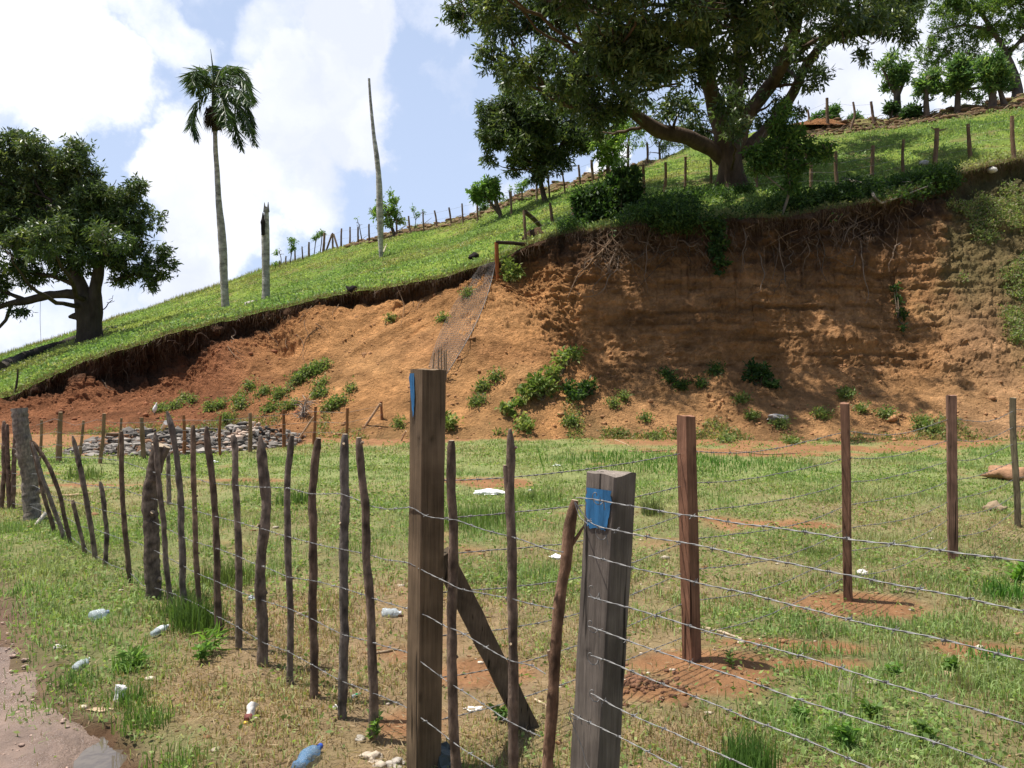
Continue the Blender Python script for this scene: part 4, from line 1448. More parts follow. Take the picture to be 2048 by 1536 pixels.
MANGO = [(.064, .102, .036), (.098, .145, .05), (.175, .215, .075)]
BIG = [(1120, 190, 50, -1), (1060, 172, 42, -1), (1170, 175, 55, -2), (1190, 260, 34, 0), (930, 15, 48, -2), (1010, 50, 75, -3), (985, 120, 48, -3), (1060, 130, 60, -4), (1110, 40, 95, -3), (1150, 150, 75, -5), (1210, 80, 95, -7), (1280, 140, 88, -7), (1180, 215, 62, -4), (1240, 215, 45, -4), (1330, 60, 95, -7), (1370, 160, 62, -5), (1360, 215, 42, -2),
       (1320, 225, 26, -1), (1430, 30, 95, -7), (1440, 120, 62, -5), (1500, 160, 50, 1), (1530, 50, 85, -6), (1545, 235, 40, 1), (1560, 130, 45, 2), (1600, 20, 95, -6), (1630, 100, 55, -3), (1625, 160, 40, -1), (1690, 40, 85, -5), (1720, 10, 80, -3), (1780, 40, 62, -2), (1800, 10, 60, 0), (1740, 85, 36, -2), (1460, 215, 44, -2), (1400, 250, 38, 2), (1475, 255, 36, -4),
       (1000, -70, 90, -3), (1120, -110, 140, -5), (1280, -130, 170, -7), (1450, -150, 180, -6), (1620, -130, 160, -5), (1760, -70, 80, -1), (960, -70, 95, -9), (1080, -110, 120, -9.5), (1220, -120, 120, -10), (1360, -130, 120, -10.5), (1490, -110, 100, -10), (1570, -110, 70, -9), (1150, -260, 150, -8), (1400, -280, 150, -9), (1000, -20, 60, -7.5), (1130, 0, 60, -8), (1400, 10, 70, -8.5), (1540, 0, 60, -8), (1280, 0, 60, -9), (1350, -260, 170, 0), (1550, -260, 160, 0), (1200, 10, 110, 2), (1420, -40, 130, 3), (1640, -30, 110, 4), (1100, -20, 90, 3), (1560, 190, 32, -1), (1600, 225, 20, 0)]
GAPS += [(on_face(x, y), r * .85) for (x, y, r) in [(1660, 655, .5), (1695, 690, .45), (1605, 690, .3), (1630, 775, .25), (1800, 770, .8), (1725, 820, .6), (1865, 720, .8), (1640, 845, .45), (1090, 560, .4), (1085, 620, .5), (1085, 690, .5), (1920, 640, .8), (1890, 560, .4)]]
tree('mango_tree', 'huge dark green tree with spreading limbs standing on the bank edge', 'tree', (1465, 372), None,
     [[(1464, 372, 56), (1462, 330, 44), (1458, 300, 52), (1445, 250, 40), (1425, 200, 32), (1410, 120, 26, -2), (1385, 30, 20, -4), (1360, -80, 14, -5)],
      [(1462, 305, 40), (1475, 250, 34), (1470, 180, 30), (1482, 90, 26), (1470, 20, 22), (1450, -80, 16)],
      [(1462, 320, 34), (1490, 235, 32), (1530, 185, 28), (1560, 140, 26, -1), (1590, 70, 22, -2), (1597, 10, 18, -3), (1640, -60, 12, -4)],
      [(1475, 310, 28), (1530, 265, 24, 1), (1585, 190, 22, 1), (1612, 130, 19), (1650, 80, 16, -1), (1720, 55, 12, -2)],
      [(1450, 318, 34), (1415, 293, 30), (1370, 272, 30, -1), (1320, 265, 28, -1.5), (1285, 240, 24, -2), (1255, 218, 19, -2.5), (1215, 214, 14, -3), (1160, 232, 10, -3.5)],
      [(1482, 95, 18), (1510, 75, 16, 1), (1530, 55, 12, 1)],
      [(1285, 240, 14, -2), (1240, 190, 12, -4), (1200, 120, 10, -6)],
      [(1410, 100, 16, -2), (1320, 60, 13, -5), (1210, 20, 10, -6)]],
     BIG, 13500, 12, .235, .064, MANGO, bcol=(.115, .082, .06), thr=-.46, nf=.9, shell=.3, seed=5)
GAPS.clear()
tree('broadleaf_tree', 'slender tree with a dark leafy crown merging into the left side of the huge tree', 'tree', (1090, 402), None,
     [[(1090, 402, 12), (1083, 372, 10), (1077, 345, 9), (1072, 300, 8), (1065, 240, 6)], [(1078, 345, 6), (1110, 310, 5), (1140, 260, 4)]],
     [(975, 225, 36), (1015, 190, 34), (1000, 245, 55), (1065, 215, 62), (1060, 285, 62), (985, 280, 36), (1115, 270, 70), (1140, 215, 55), (1165, 285, 38), (1085, 330, 40), (1078, 352, 20), (985, 325, 18), (1035, 320, 30), (1130, 325, 26)],
     2500, 12, .25, .07, MANGO, thr=-.5, nf=.7, shell=.3, seed=15, base=on_hill(1090, 402))
LEFT = [(20, 295, 48), (-10, 350, 80), (75, 330, 60), (150, 300, 36), (160, 345, 62), (105, 395, 80), (228, 385, 42), (262, 385, 36), (200, 400, 60), (180, 440, 80), (255, 440, 56), (80, 470, 90), (0, 450, 90), (192, 500, 58), (280, 490, 50), (322, 515, 30), (300, 545, 34), (240, 550, 34), (130, 530, 36), (50, 540, 44), (-10, 555, 44),
        (-100, 400, 120, 2), (-150, 520, 110, 2), (140, 440, 80, 4), (60, 400, 80, 4), (215, 470, 45, -3), (90, 475, 55, -4), (40, 620, 16), (225, 600, 16), (305, 570, 12), (20, 500, 50, -4)]
tree('mango_tree', 'broad dark tree alone on the hillside at the left with a long low limb', 'tree', (182, 682), None,
     [[(180, 682, 52), (177, 640, 44), (172, 610, 40), (155, 560, 24), (140, 500, 18), (120, 420, 12)],
      [(184, 672, 40), (187, 625, 32), (192, 570, 24), (205, 500, 18), (230, 430, 12)],
      [(165, 590, 22), (130, 587, 17), (95, 590, 16), (55, 602, 15), (20, 606, 12), (-30, 625, 8)],
      [(55, 602, 10), (25, 590, 8), (-20, 570, 8)],
      [(22, 610, 7), (12, 640, 7), (-2, 655, 6)],
      [(150, 570, 10), (115, 555, 8), (60, 545, 6)], [(230, 560, 9), (270, 548, 8), (315, 560, 5)],
      [(182, 635, 26), (152, 632, 16), (138, 634, 5)]],
     LEFT, 8500, 12, .23, .062, MANGO, bcol=(.075, .06, .048), thr=-.34, nf=.75, shell=.35, seed=25)

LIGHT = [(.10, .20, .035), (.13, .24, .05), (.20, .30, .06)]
TG2 = 'young trees along the hill crest'
SM = [
    ('small_tree', 'round leafy small tree half hidden behind the tall bare palm trunk', (790, 472), [[(791, 474, 7), (782, 452, 6), (778, 430, 5), (770, 410, 4)], [(782, 452, 4), (795, 430, 3)]], [(745, 425, 14), (765, 420, 18), (780, 405, 20), (785, 425, 16), (760, 440, 10), (800, 440, 7), (777, 445, 12)], 330, 9, .30, .12, LIGHT),
    ('small_tree', 'pollarded twin stemmed small tree leaning on the brown crest', (1000, 436), [[(1002, 440, 10), (1000, 425, 8), (990, 400, 6), (985, 385, 5)], [(1000, 430, 7), (985, 410, 6), (972, 395, 5), (955, 385, 4)]], [(955, 382, 14), (970, 370, 14), (988, 368, 12), (978, 385, 15), (950, 398, 8), (992, 385, 9), (965, 397, 9)], 330, 8, .26, .12, LIGHT),
    ('sapling', 'pale feathery sapling right of the pollarded small tree', (1022, 410), [[(1022, 418, 3), (1020, 395, 3), (1018, 380, 2)]], [(1018, 385, 10), (1028, 392, 9), (1008, 398, 7)], 80, 8, .2, .07, LIGHT),
    ('sapling', 'pale sapling just left of the slender dark tree', (1044, 405), [[(1044, 408, 3), (1044, 385, 3), (1050, 368, 2)]], [(1048, 370, 10), (1040, 382, 11), (1054, 362, 6)], 90, 8, .2, .07, LIGHT),
    ('sapling', 'leftmost tiny seedling tree on the crest', (551, 540), [[(551, 542, 2.4), (551, 528, 2), (551, 524, 2)]], [(551, 527, 4)], 26, 7, .2, .08, LIGHT),
    ('sapling', 'spindly sapling with sideways crown near the burnt stump', (563, 532), [[(563, 535, 1.8), (562, 515, 1.6), (558, 502, 1.4)]], [(552, 506, 6), (561, 500, 5), (565, 508, 4)], 42, 7, .2, .07, LIGHT),
    ('sapling', 'oval crowned sapling third from left on the crest', (580, 530), [[(580, 530, 2), (583, 505, 2), (584, 490, 2)]], [(584, 482, 6), (586, 492, 7), (582, 500, 5)], 70, 7, .2, .08, LIGHT),
    ('sapling', 'small dark topped sapling left of the skyline tripod', (628, 510), [[(628, 512, 1.8), (631, 485, 1.7), (633, 475, 1.5)]], [(634, 472, 5), (629, 477, 4)], 40, 7, .2, .07, LIGHT),
    ('sapling', 'taller sapling touching the thick post left of the skyline tripod', (639, 508), [[(640, 508, 2), (643, 485, 2), (644, 470, 1.6)]], [(636, 463, 5), (643, 464, 6), (648, 470, 4)], 52, 7, .2, .07, LIGHT),
    ('sapling', 'spindly sapling leaning left, between tripod and tall bare trunk', (724, 486), [[(725, 487, 2.4), (721, 465, 2), (718, 448, 1.6)]], [(716, 443, 6), (721, 450, 5), (715, 452, 4)], 48, 7, .2, .07, LIGHT),
    ('sapling', 'thin wispy sapling with feathery twigs right of the tall bare trunk', (829, 463), [[(829, 464, 1.8), (831, 445, 1.5), (833, 430, 1.2)], [(831, 440, 1), (845, 424, .8)], [(831, 440, 1), (824, 418, .8)]], [(836, 430, 6), (826, 418, 4), (847, 422, 5), (830, 452, 5)], 34, 7, .2, .06, LIGHT),
    ('sapling', 'dark leafy sapling below the pollarded small tree', (968, 425), [[(968, 428, 2), (967, 405, 2)]], [(970, 412, 10), (962, 418, 6)], 55, 7, .2, .08, [(.05, .11, .03), (.07, .14, .035), (.1, .18, .05)]),
    ('small_tree', 'bright light green tree behind the slope fence below the long limb', (1216, 372), [[(1216, 378, 8), (1216, 330, 7), (1214, 290, 6), (1222, 255, 5)]], [(1215, 255, 26), (1235, 270, 24), (1205, 285, 22), (1225, 300, 24), (1200, 320, 15), (1240, 250, 16), (1205, 245, 14), (1230, 325, 14), (1208, 340, 11)], 560, 10, .26, .10, [(.12, .22, .04), (.17, .29, .05), (.24, .36, .07)]),
    ('small_tree', 'thin branched tree beyond the crest under the long limb', (1256, 330), [[(1256, 336, 6), (1256, 300, 5), (1258, 270, 4), (1290, 225, 3)]], [(1290, 215, 20), (1270, 240, 22), (1300, 240, 18), (1285, 262, 20), (1255, 290, 24), (1245, 312, 18), (1288, 200, 9)], 300, 9, .24, .07, [(.10, .19, .05), (.14, .24, .07), (.2, .3, .09)]),
    ('small_tree', 'airy spreading tree beyond the crest, right of the thin branched tree', (1320, 316), [[(1320, 320, 5), (1318, 290, 4), (1330, 265, 3)], [(1320, 300, 3), (1345, 280, 3)]], [(1310, 285, 20), (1340, 275, 22), (1365, 285, 18), (1300, 305, 13), (1330, 295, 15), (1380, 292, 10)], 220, 8, .24, .06, [(.09, .15, .06), (.12, .19, .08), (.16, .24, .1)]),
]
for (nm, lb, bp, st, bl, nr, k, L, W, pal) in SM:
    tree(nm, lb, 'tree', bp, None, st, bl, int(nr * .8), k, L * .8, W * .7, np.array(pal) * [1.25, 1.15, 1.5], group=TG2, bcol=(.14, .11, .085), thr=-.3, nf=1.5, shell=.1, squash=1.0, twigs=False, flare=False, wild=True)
RG = 'trees in a row on the crest at the right'
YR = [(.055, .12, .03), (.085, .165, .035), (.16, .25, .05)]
for (lb, bp, st, bl, nr) in [
    ('leftmost tree of the right row with upswept branches from a forked trunk', (1796, 238), [[(1797, 240, 17), (1795, 215, 15), (1794, 190, 13), (1790, 150, 8)], [(1794, 192, 9), (1778, 165, 6), (1765, 135, 4)], [(1795, 192, 9), (1808, 165, 6), (1812, 140, 4)]],
     [(1765, 135, 15), (1785, 118, 15), (1785, 145, 20), (1800, 150, 20), (1812, 130, 14), (1790, 170, 16), (1780, 160, 14), (1818, 120, 9)], 420),
    ('second tree of the right row with a bright yellow green tuft', (1853, 233), [[(1853, 236, 12), (1853, 205, 11), (1852, 170, 9), (1858, 150, 6)]], [(1850, 165, 18), (1862, 158, 14), (1868, 148, 10), (1842, 175, 10), (1855, 178, 13)], 300),
    ('third tree of the right row with a narrow crown', (1915, 224), [[(1915, 228, 12), (1915, 195, 10), (1917, 160, 8)]], [(1915, 165, 20), (1905, 150, 15), (1925, 145, 18), (1912, 130, 16), (1930, 165, 13), (1920, 118, 10), (1905, 175, 12)], 380),
    ('fourth tree of the right row with a dense upright crown', (1986, 218), [[(1986, 222, 16), (1985, 190, 13), (1982, 150, 9)], [(2010, 216, 13), (2003, 190, 10), (1992, 160, 6)]], [(1975, 150, 20), (1990, 130, 22), (1968, 120, 16), (1985, 105, 15), (2000, 160, 17), (1965, 140, 14), (1980, 170, 18), (2005, 140, 14)], 560)]:
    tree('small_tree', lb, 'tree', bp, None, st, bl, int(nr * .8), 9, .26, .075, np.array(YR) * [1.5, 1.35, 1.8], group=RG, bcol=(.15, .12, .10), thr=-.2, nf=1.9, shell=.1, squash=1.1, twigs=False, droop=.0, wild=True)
bb = on_hill(2075, 205) + np.array([0, 3, 0])
tree('feathery_tree', 'tall feathery tree filling the top right corner behind the row', 'tree', None, None,
     [[(2038, 190, 20), (2028, 150, 16), (2015, 110, 12), (1985, 60, 9), (1950, 10, 7)], [(2028, 150, 10), (1980, 120, 7, 1), (1930, 105, 5, 2)], [(2015, 110, 9), (2060, 60, 7), (2080, 0, 6)], [(1985, 60, 7), (1930, 50, 5), (1880, 60, 4)], [(2035, 180, 8), (1960, 175, 5), (1890, 185, 4)]],
     [(1905, 20, 40), (1960, 10, 50), (2020, 0, 55), (1880, 60, 34), (1930, 60, 40), (1985, 55, 45), (2040, 50, 45), (1858, 95, 24), (1895, 100, 32), (1945, 105, 30), (2010, 100, 34), (1840, 120, 18), (1870, 130, 22), (1920, 0, 40), (2080, 0, 70), (1990, -40, 70), (1900, -30, 50), (2080, 90, 50), (1935, 185, 22), (1875, 170, 14), (1890, 205, 9), (1960, 195, 20), (2000, 180, 24), (1835, 185, 10), (2040, 150, 18), (1900, 150, 18)],
     2300, 16, .16, .05, [(.10, .18, .045), (.15, .24, .055), (.22, .31, .08)], base=bb, bcol=(.13, .11, .10), thr=-.25, nf=.8, shell=.15, droop=.15, squash=.9, wild=True)
# small dark bushes under the row, orange mound and shrubs beyond
for (lb, x, y, r, n, pal) in [('dark round bush at the foot of the right row', 1826, 222, 15, 150, [(.04, .09, .025), (.05, .11, .03), (.08, .14, .04)]),
                              ('small dark bush left of the first right row tree', 1782, 215, 10, 70, [(.04, .09, .025), (.05, .11, .03), (.08, .14, .04)])]:
    b_ = on_hill(x, y + 14)
    e = thing('bush', b_, lb, 'bush')
    cb, tr = MB(), MB()
    c = np.array([at(x + dx * r, y + dy * r, b_[1]) for dx, dy in [(-.6, .1), (0, -.3), (.6, .1), (0, .3)]])
    for q in c:
        tube(tr, [b_, (b_ + q) / 2 + R.normal(0, .05, 3), q], [.05, .03, .01], 5, None, (.12, .1, .08))
    crown(cb, tr, c, np.full(4, r * .55 / F * b_[1]), n, 9, .22, .08, pal, twigs=False, shell=.1)
    tr.build('stem', M['bark'], e)
    cb.build('foliage', M['softleaf'], e)
# mound of orange soil behind the crest
mb = MB()
cc = on_hill(1655, 254) + np.array([0, 1.3, .05])
n = 70
g = np.linspace(-1, 1, n)
X, Y = np.meshgrid(g, g)
Z = np.maximum(0, 1 - np.sqrt(X ** 2 + Y ** 2)) ** .8
V = np.stack([cc[0] + X * 2.1, cc[1] + Y * 1.6, cc[2] + Z * .75 + .12 * fbm(xyz(X * 2, Y * 1.6), 1.8, 4, 3) * (Z > 0)], -1)
mb.add(V, quads=grid_faces(n, n), col=(.36, .17, .075))
tag(mb.build('soil_mound', M['bank'], origin=cc), 'heap of fresh orange soil behind the skyline fence', 'soil heap')
for i, (x, y, r, n) in enumerate([(1632, 240, 14, 110), (1665, 230, 20, 220), (1690, 240, 13, 90), (1715, 240, 10, 60)]):
    b_ = cc + np.array([(x - 1655) / F * 40, 2.2, .3])
    e = thing('bush', b_, ['leftmost', 'largest', 'third', 'rightmost'][i] + ' green bush behind the heap of orange soil', 'bush', 'bushes behind the soil heap')
    cb, tr = MB(), MB()
    c0 = at(x, y, b_[1])
    c = c0 + R.normal(0, r * .4 / F * 40, (6, 3))
    for q in c:
        tube(tr, [b_, (b_ + q) / 2, q], [.05, .03, .01], 5, None, (.12, .1, .08))
    crown(cb, tr, c, np.full(6, r * .5 / F * 40), n, 9, .22, .07, [(.07, .15, .04), (.1, .2, .05), (.14, .24, .07)], twigs=False, shell=.1)
    tr.build('stem', M['bark'], e)
    cb.build('foliage', M['softleaf'], e)

# feathery sapling in front of the huge trunk, and dark shrubs at the lip
b_ = on_hill(1562, 430)
FE = [(.045, .10, .022), (.07, .14, .03), (.13, .21, .045)]
tree('feathery_sapling', 'feathery leafed young tree on the bank edge in front of the huge trunk', 'tree', None, None,
     [[(1560, 438, 6), (1575, 400, 6), (1580, 370, 5), (1572, 320, 5), (1570, 260, 3)], [(1575, 340, 3), (1530, 300, 3), (1505, 290, 2)], [(1575, 340, 3), (1620, 310, 3), (1650, 300, 2)], [(1575, 385, 3), (1530, 350, 2)]],
     [(1570, 225, 18), (1560, 250, 24), (1585, 260, 22), (1530, 275, 24), (1560, 290, 30), (1600, 295, 26), (1510, 305, 22), (1540, 325, 26), (1585, 335, 26), (1625, 310, 18), (1648, 300, 16), (1505, 335, 14), (1580, 365, 20), (1655, 310, 9)],
     800, 10, .16, .042, np.array(FE) * 1.2, base=b_, bcol=(.2, .17, .13), thr=-.55, nf=1.6, shell=.1, droop=.3, flare=False)


def shrub(name, label, base, cs, rs, nros, k, L, W, pal, cat='shrub', group=None, mat='softleaf', droop=.2, stemr=.02):
    e = thing(name, base, label, cat, group)
    cb, tr = MB(), MB()
    for q in cs:
        for _ in range(2):
            q2 = q + R.normal(0, 1, 3) * np.mean(rs) * .4
            tube(tr, [base - [0, 0, .05], base * .5 + q2 * .5 + R.normal(0, .03, 3), q2], [stemr, stemr * .7, stemr * .3], 5, None, (.16, .12, .08), cap=False)
    crown(cb, tr, cs, rs, nros, k, L, W, pal, twigs=False, shell=.05, droop=droop, thr=-.8)
    tr.build('stem', M['bark'], e)
    cb.build('foliage', M[mat], e)
    return e


DKSHADE = [(.035, .075, .02), (.05, .10, .025), (.085, .145, .035)]  # leaf greens darkened to carry the big tree's shade
for (lb, bs, bl, n) in [
    ('tall dark shrub at the bank edge below the bright green tree', (1240, 440), [(1240, 370, 30), (1215, 390, 26), (1262, 385, 24), (1235, 410, 30), (1262, 350, 14), (1240, 345, 12)], 400),
    ('dark shrub with fern like leaves at the left end of the shaded lip', (1175, 455), [(1160, 400, 14), (1180, 395, 18), (1200, 415, 26), (1175, 425, 24), (1195, 380, 10)], 420)]:
    b_ = on_hill(*bs)
    cs = np.array([at(x, y, b_[1] + .2) for (x, y, r) in bl])
    rs = np.array([r / F * b_[1] for (x, y, r) in bl])
    shrub('shrub', lb, b_, cs, rs, n, 11, .17, .06, DKSHADE, group='shrubs on the shaded bank edge')

# undergrowth on the shaded lip: nobody could count it
mb = MB()
kk = np.where((RID > 3.3) & (RID < 5.85))[0]
jj = np.where((PXC > 1120) & (PXC < 1900))[0]
n = 16000
I, J = R.choice(kk, n), R.choice(jj, n)
P = TG[I, J] + R.normal(0, .06, (n, 3))
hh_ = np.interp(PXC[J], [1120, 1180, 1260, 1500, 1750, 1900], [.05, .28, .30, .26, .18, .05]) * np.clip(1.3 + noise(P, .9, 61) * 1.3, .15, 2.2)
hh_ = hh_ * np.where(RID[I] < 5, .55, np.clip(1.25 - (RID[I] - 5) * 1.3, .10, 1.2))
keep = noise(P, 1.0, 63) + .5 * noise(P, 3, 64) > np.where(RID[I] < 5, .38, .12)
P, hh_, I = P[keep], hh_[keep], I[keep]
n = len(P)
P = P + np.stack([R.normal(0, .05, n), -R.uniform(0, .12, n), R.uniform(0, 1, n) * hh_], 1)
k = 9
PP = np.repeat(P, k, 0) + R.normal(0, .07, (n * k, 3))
leaves(mb, PP, unit(R.normal(size=(n * k, 3)) + np.array([0, -.3, -.1])), R.uniform(.07, .16, n * k), R.uniform(.03, .05, n * k), np.array(DKSHADE)[R.randint(0, 3, n * k)] * R.uniform(.6, 1.4, (n * k, 1)))  # canopy shade is part of these leaf colours
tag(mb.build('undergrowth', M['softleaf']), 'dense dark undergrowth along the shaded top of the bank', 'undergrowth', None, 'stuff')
# creepers on the right side of the face
mb = MB()
kk = np.where((RID > 1.5) & (RID < 5.2))[0]
jj = np.where((PXC > 1790) & (PXC < 2290))[0]
n = 30000
I, J = R.choice(kk, n), R.choice(jj, n)
P = TG[I, J]
px_, py_ = P[:, 0] / P[:, 1] * F + 1024, 725 - (P[:, 2] - CAMZ) / P[:, 1] * F
m = .35 * fbm(P, .9, 3, 65)
dens = np.maximum(np.exp(-(((px_ - 1990) / 110) ** 2 + ((py_ - 430) / 62) ** 2)), 1.1 * np.exp(-(((px_ - 2040) / 75) ** 2 + ((py_ - 590) / 95) ** 2)))
dens = np.maximum(dens, .6 * np.exp(-(((px_ - 1930) / 60) ** 2 + ((py_ - 520) / 60) ** 2)))
dens = np.maximum(dens, (px_ > 2060) * .9)
keep = dens + m + .3 * noise(P, 2.2, 67) > .66
P = P[keep]
n = len(P)
k = 5
PP = np.repeat(P, k, 0) + R.normal(0, .07, (n * k, 3)) + np.array([0, -.05, .04])
cl = np.array([(.17, .24, .07), (.23, .29, .10), (.30, .26, .16)])[R.randint(0, 3, n * k)]
leaves(mb, PP, unit(R.normal(size=(n * k, 3)) + np.array([0, -.3, .3])), R.uniform(.05, .11, n * k), R.uniform(.025, .04, n * k), cl * R.uniform(.7, 1.2, (n * k, 1)))
tag(mb.build('creeper_cover', M['softleaf']), 'light green creepers covering the right end of the bank', 'creepers', None, 'stuff')

# ------------------------------------------------------------------ grass on the hill
mb = MB()
ok_i = np.where((RID > 5.0) & (RID < 7.12))[0]
ok_j = np.where((PXC > -330) & (PXC < 2330))[0]
A = np.linalg.norm(np.cross(TG[ok_i][:, ok_j] - TG[ok_i + 1][:, ok_j], TG[ok_i][:, ok_j] - TG[ok_i][:, ok_j - 1]), axis=-1) / (TG[ok_i][:, ok_j][..., 1] ** .8)
fl = A.ravel() / A.sum()
n = 330000
ch = R.choice(len(fl), n, p=fl)
I, J = ok_i[ch // len(ok_j)], ok_j[ch % len(ok_j)]
P = TG[I, J] + (TG[I + 1, J] - TG[I, J]) * R.uniform(0, 1, (n, 1)) + (TG[I, np.minimum(J + 1, NC - 1)] - TG[I, J]) * R.uniform(0, 1, (n, 1))
px_ = PXC[J]
bare = noise(P, .8, 75) + .4 * noise(P, 3, 76)
ridge_ = (RID[I] > 6.72) & (px_ > 700)
keep = R.uniform(size=n) < np.where(ridge_, .25, np.clip(1.15 - bare * 1.1, .1, 1.0))
P, I, px_ = P[keep], I[keep], px_[keep]
n = len(P)
tall = sstep(6.8, 7.0, RID[I]) * (px_ < 620) * .22
tuft = np.clip(noise(P, .55, 77) * 1.3, 0, 1) * .10
H = R.uniform(.03, .10, n) + tall * R.uniform(.4, 1.5, n) + tuft
gm = .5 + .5 * fbm(P, .22, 3, 78)
gm2 = noise(P, 1.6, 79)
cl = mixc((.25, .345, .115), (.17, .27, .09), np.clip(gm + .5 * gm2, 0, 1))
cl = mixc(cl, (.33, .28, .13), np.clip(.2 + .7 * fbm(P, .8, 3, 81) + .8 * fbm(P, .18, 2, 82), 0, .85) * .8)
cl = mixc(cl, (.30, .25, .13), np.clip(tall * 3, 0, .6))
cl = cl * R.uniform(.7, 1.3, (n, 1))
blades(mb, P - [0, 0, .02], H, R.uniform(.025, .05, n), cl, lean=.55, seg=1)
tag(mb.build('hill_grass', M['grass']), 'bright green grass covering the sunlit hillside', 'grass', None, 'stuff')
# leaf-sized weeds on the hill
mb = MB()
sel = R.choice(n, 60000)
Q = P[sel] + R.normal(0, .06, (60000, 3)) * [1, 1, .3] + [0, 0, .06]
leaves(mb, Q, unit(R.normal(size=(60000, 3)) + [0, 0, .4]), R.uniform(.06, .13, 60000), R.uniform(.04, .07, 60000), cl[sel] * R.uniform(.7, 1.3, (60000, 1)))
tag(mb.build('hill_weeds', M['softleaf']), 'small broad leaved weeds mixed in the hillside grass', 'weeds', None, 'stuff')
# overhanging turf fringe and fine hanging roots at the lip
mb = MB()
ii = np.where((RID > 4.0) & (RID < 5.06))[0]
jj = np.where((PXC > -300) & (PXC < 2300))[0]
n = 42000
I, J = R.choice(ii, n), R.choice(jj, n)
P = TG[I, J] + R.normal(0, .03, (n, 3))
cl = np.where(R.uniform(size=(n, 1)) < .5, np.array([.17, .20, .06]), np.array([.2, .14, .08])) * R.uniform(.6, 1.2, (n, 1))
blades(mb, P, R.uniform(.03, .12, n) * R.choice([1, -1, -1.2], n), R.uniform(.01, .03, n), cl, lean=.9, seg=1)
ii = np.where((RID > 3.0) & (RID < 4.6))[0]
n = 12000
I, J = R.choice(ii, n), R.choice(jj, n)
P = TG[I, J] + [0, -.03, 0]
blades(mb, P, -R.uniform(.06, .32, n), R.uniform(.006, .014, n), np.array([.17, .115, .075]) * R.uniform(.5, 1.3, (n, 1)), lean=.5, seg=1)
tag(mb.build('turf_fringe', M['grass']), 'ragged turf and fine hair roots hanging along the bank lip', 'turf edge', None, 'stuff')
# brush debris and clods along the brown crest
mb = MB()
ii = np.where((RID > 6.72) & (RID < 7.02))[0]
for i in range(1500):
    j = R.choice(np.where(((PXC > 690) & (PXC < 1270)) | ((PXC > 1600) & (PXC < 2100)))[0])
    p = TG[R.choice(ii), j] + [0, 0, .04]
    a = R.uniform(-.6, .6)
    L = R.uniform(.15, .7)
    dv = np.array([math.cos(a), R.normal(0, .3), math.sin(a) * .6 + (.5 if R.uniform() < .12 else 0)])
    if i % 3 == 0:
        rock(mb, p, R.uniform(.06, .18), i, 1, (1.4, 1, .6), col=np.array([.24, .155, .09]) * R.uniform(.6, 1.3))
    else:
        tube(mb, [p, p + dv * L * .5 + R.normal(0, .03, 3), p + dv * L], [.018, .014, .006], 4, None, np.array([.27, .2, .14]) * R.uniform(.5, 1.3), cap=False)
tag(mb.build('brush_debris', M['root']), 'dead brush, twigs and clods heaped along the brown crest', 'debris', None, 'stuff')

# ------------------------------------------------------------------ palms
pal_b = on_hill(450, 622)
YP = pal_b[1]


def trunk_px(tr, pts, Y, col, seed, n=60, seg=14, rings=True):
    P = np.array([at(x, y, Y) for (x, y, w_) in pts])
    r = np.array([w_ / 2.0 / F * Y for (x, y, w_) in pts])
    pr = resample(np.c_[P, r], n)
    for _ in range(3):
        pr[1:-1] = .5 * pr[1:-1] + .25 * (pr[:-2] + pr[2:])
    c0 = len(tr.c)
    tube(tr, pr[:, :3], pr[:, 3], seg, None, col, lump=.05, lf=5, seed=seed, colvar=.3)
    return pr


e = thing('palm_tree', pal_b, 'tall royal palm with drooping fronds and a spear leaf', 'palm')
tr = MB()
trunk_px(tr, [(452, 626, 19), (451, 612, 16), (448, 560, 15), (446, 500, 16.5), (442, 450, 15), (437, 400, 11.5), (434, 340, 10), (431, 300, 9), (430, 262, 8.5)], YP, (.42, .395, .36), 3, n=80)
tr.build('trunk', M['palm'], e)
tr = MB()
trunk_px(tr, [(430, 264, 9), (429, 240, 13), (428, 200, 10), (428, 165, 6)], YP, (.09, .11, .05), 4, n=14, seg=9)
tr.build('crownshaft', M['bark'], e)
tr = MB()
c0 = at(430, 238, YP)
for _ in range(900):
    a = R.uniform(0, 6.28)
    rr_ = R.uniform(.05, .36)
    p = c0 + np.array([math.cos(a) * rr_, math.sin(a) * rr_, R.uniform(-.15, .45)])
    tube(tr, [p, p + np.array([math.cos(a) * .12, math.sin(a) * .12, -R.uniform(.1, .5)])], [.012, .003], 3, None, np.array([.075, .055, .035]) * R.uniform(.5, 1.5), cap=False)
for _ in range(10):
    p = c0 + R.normal(0, .13, 3) + [0, 0, .1]
    rock(tr, p, .2, _, 1, (1, 1, 1.1), col=(.05, .038, .025), rough=.6)
tr.build('dead_sheath', M['root'], e)
tr = MB()
tube(tr, [at(428, 168, YP), at(425, 130, YP), at(421, 98, YP)], [.035, .03, .008], 5, 10, (.12, .16, .06))
tr.build('spear_leaf', M['softleaf'], e)
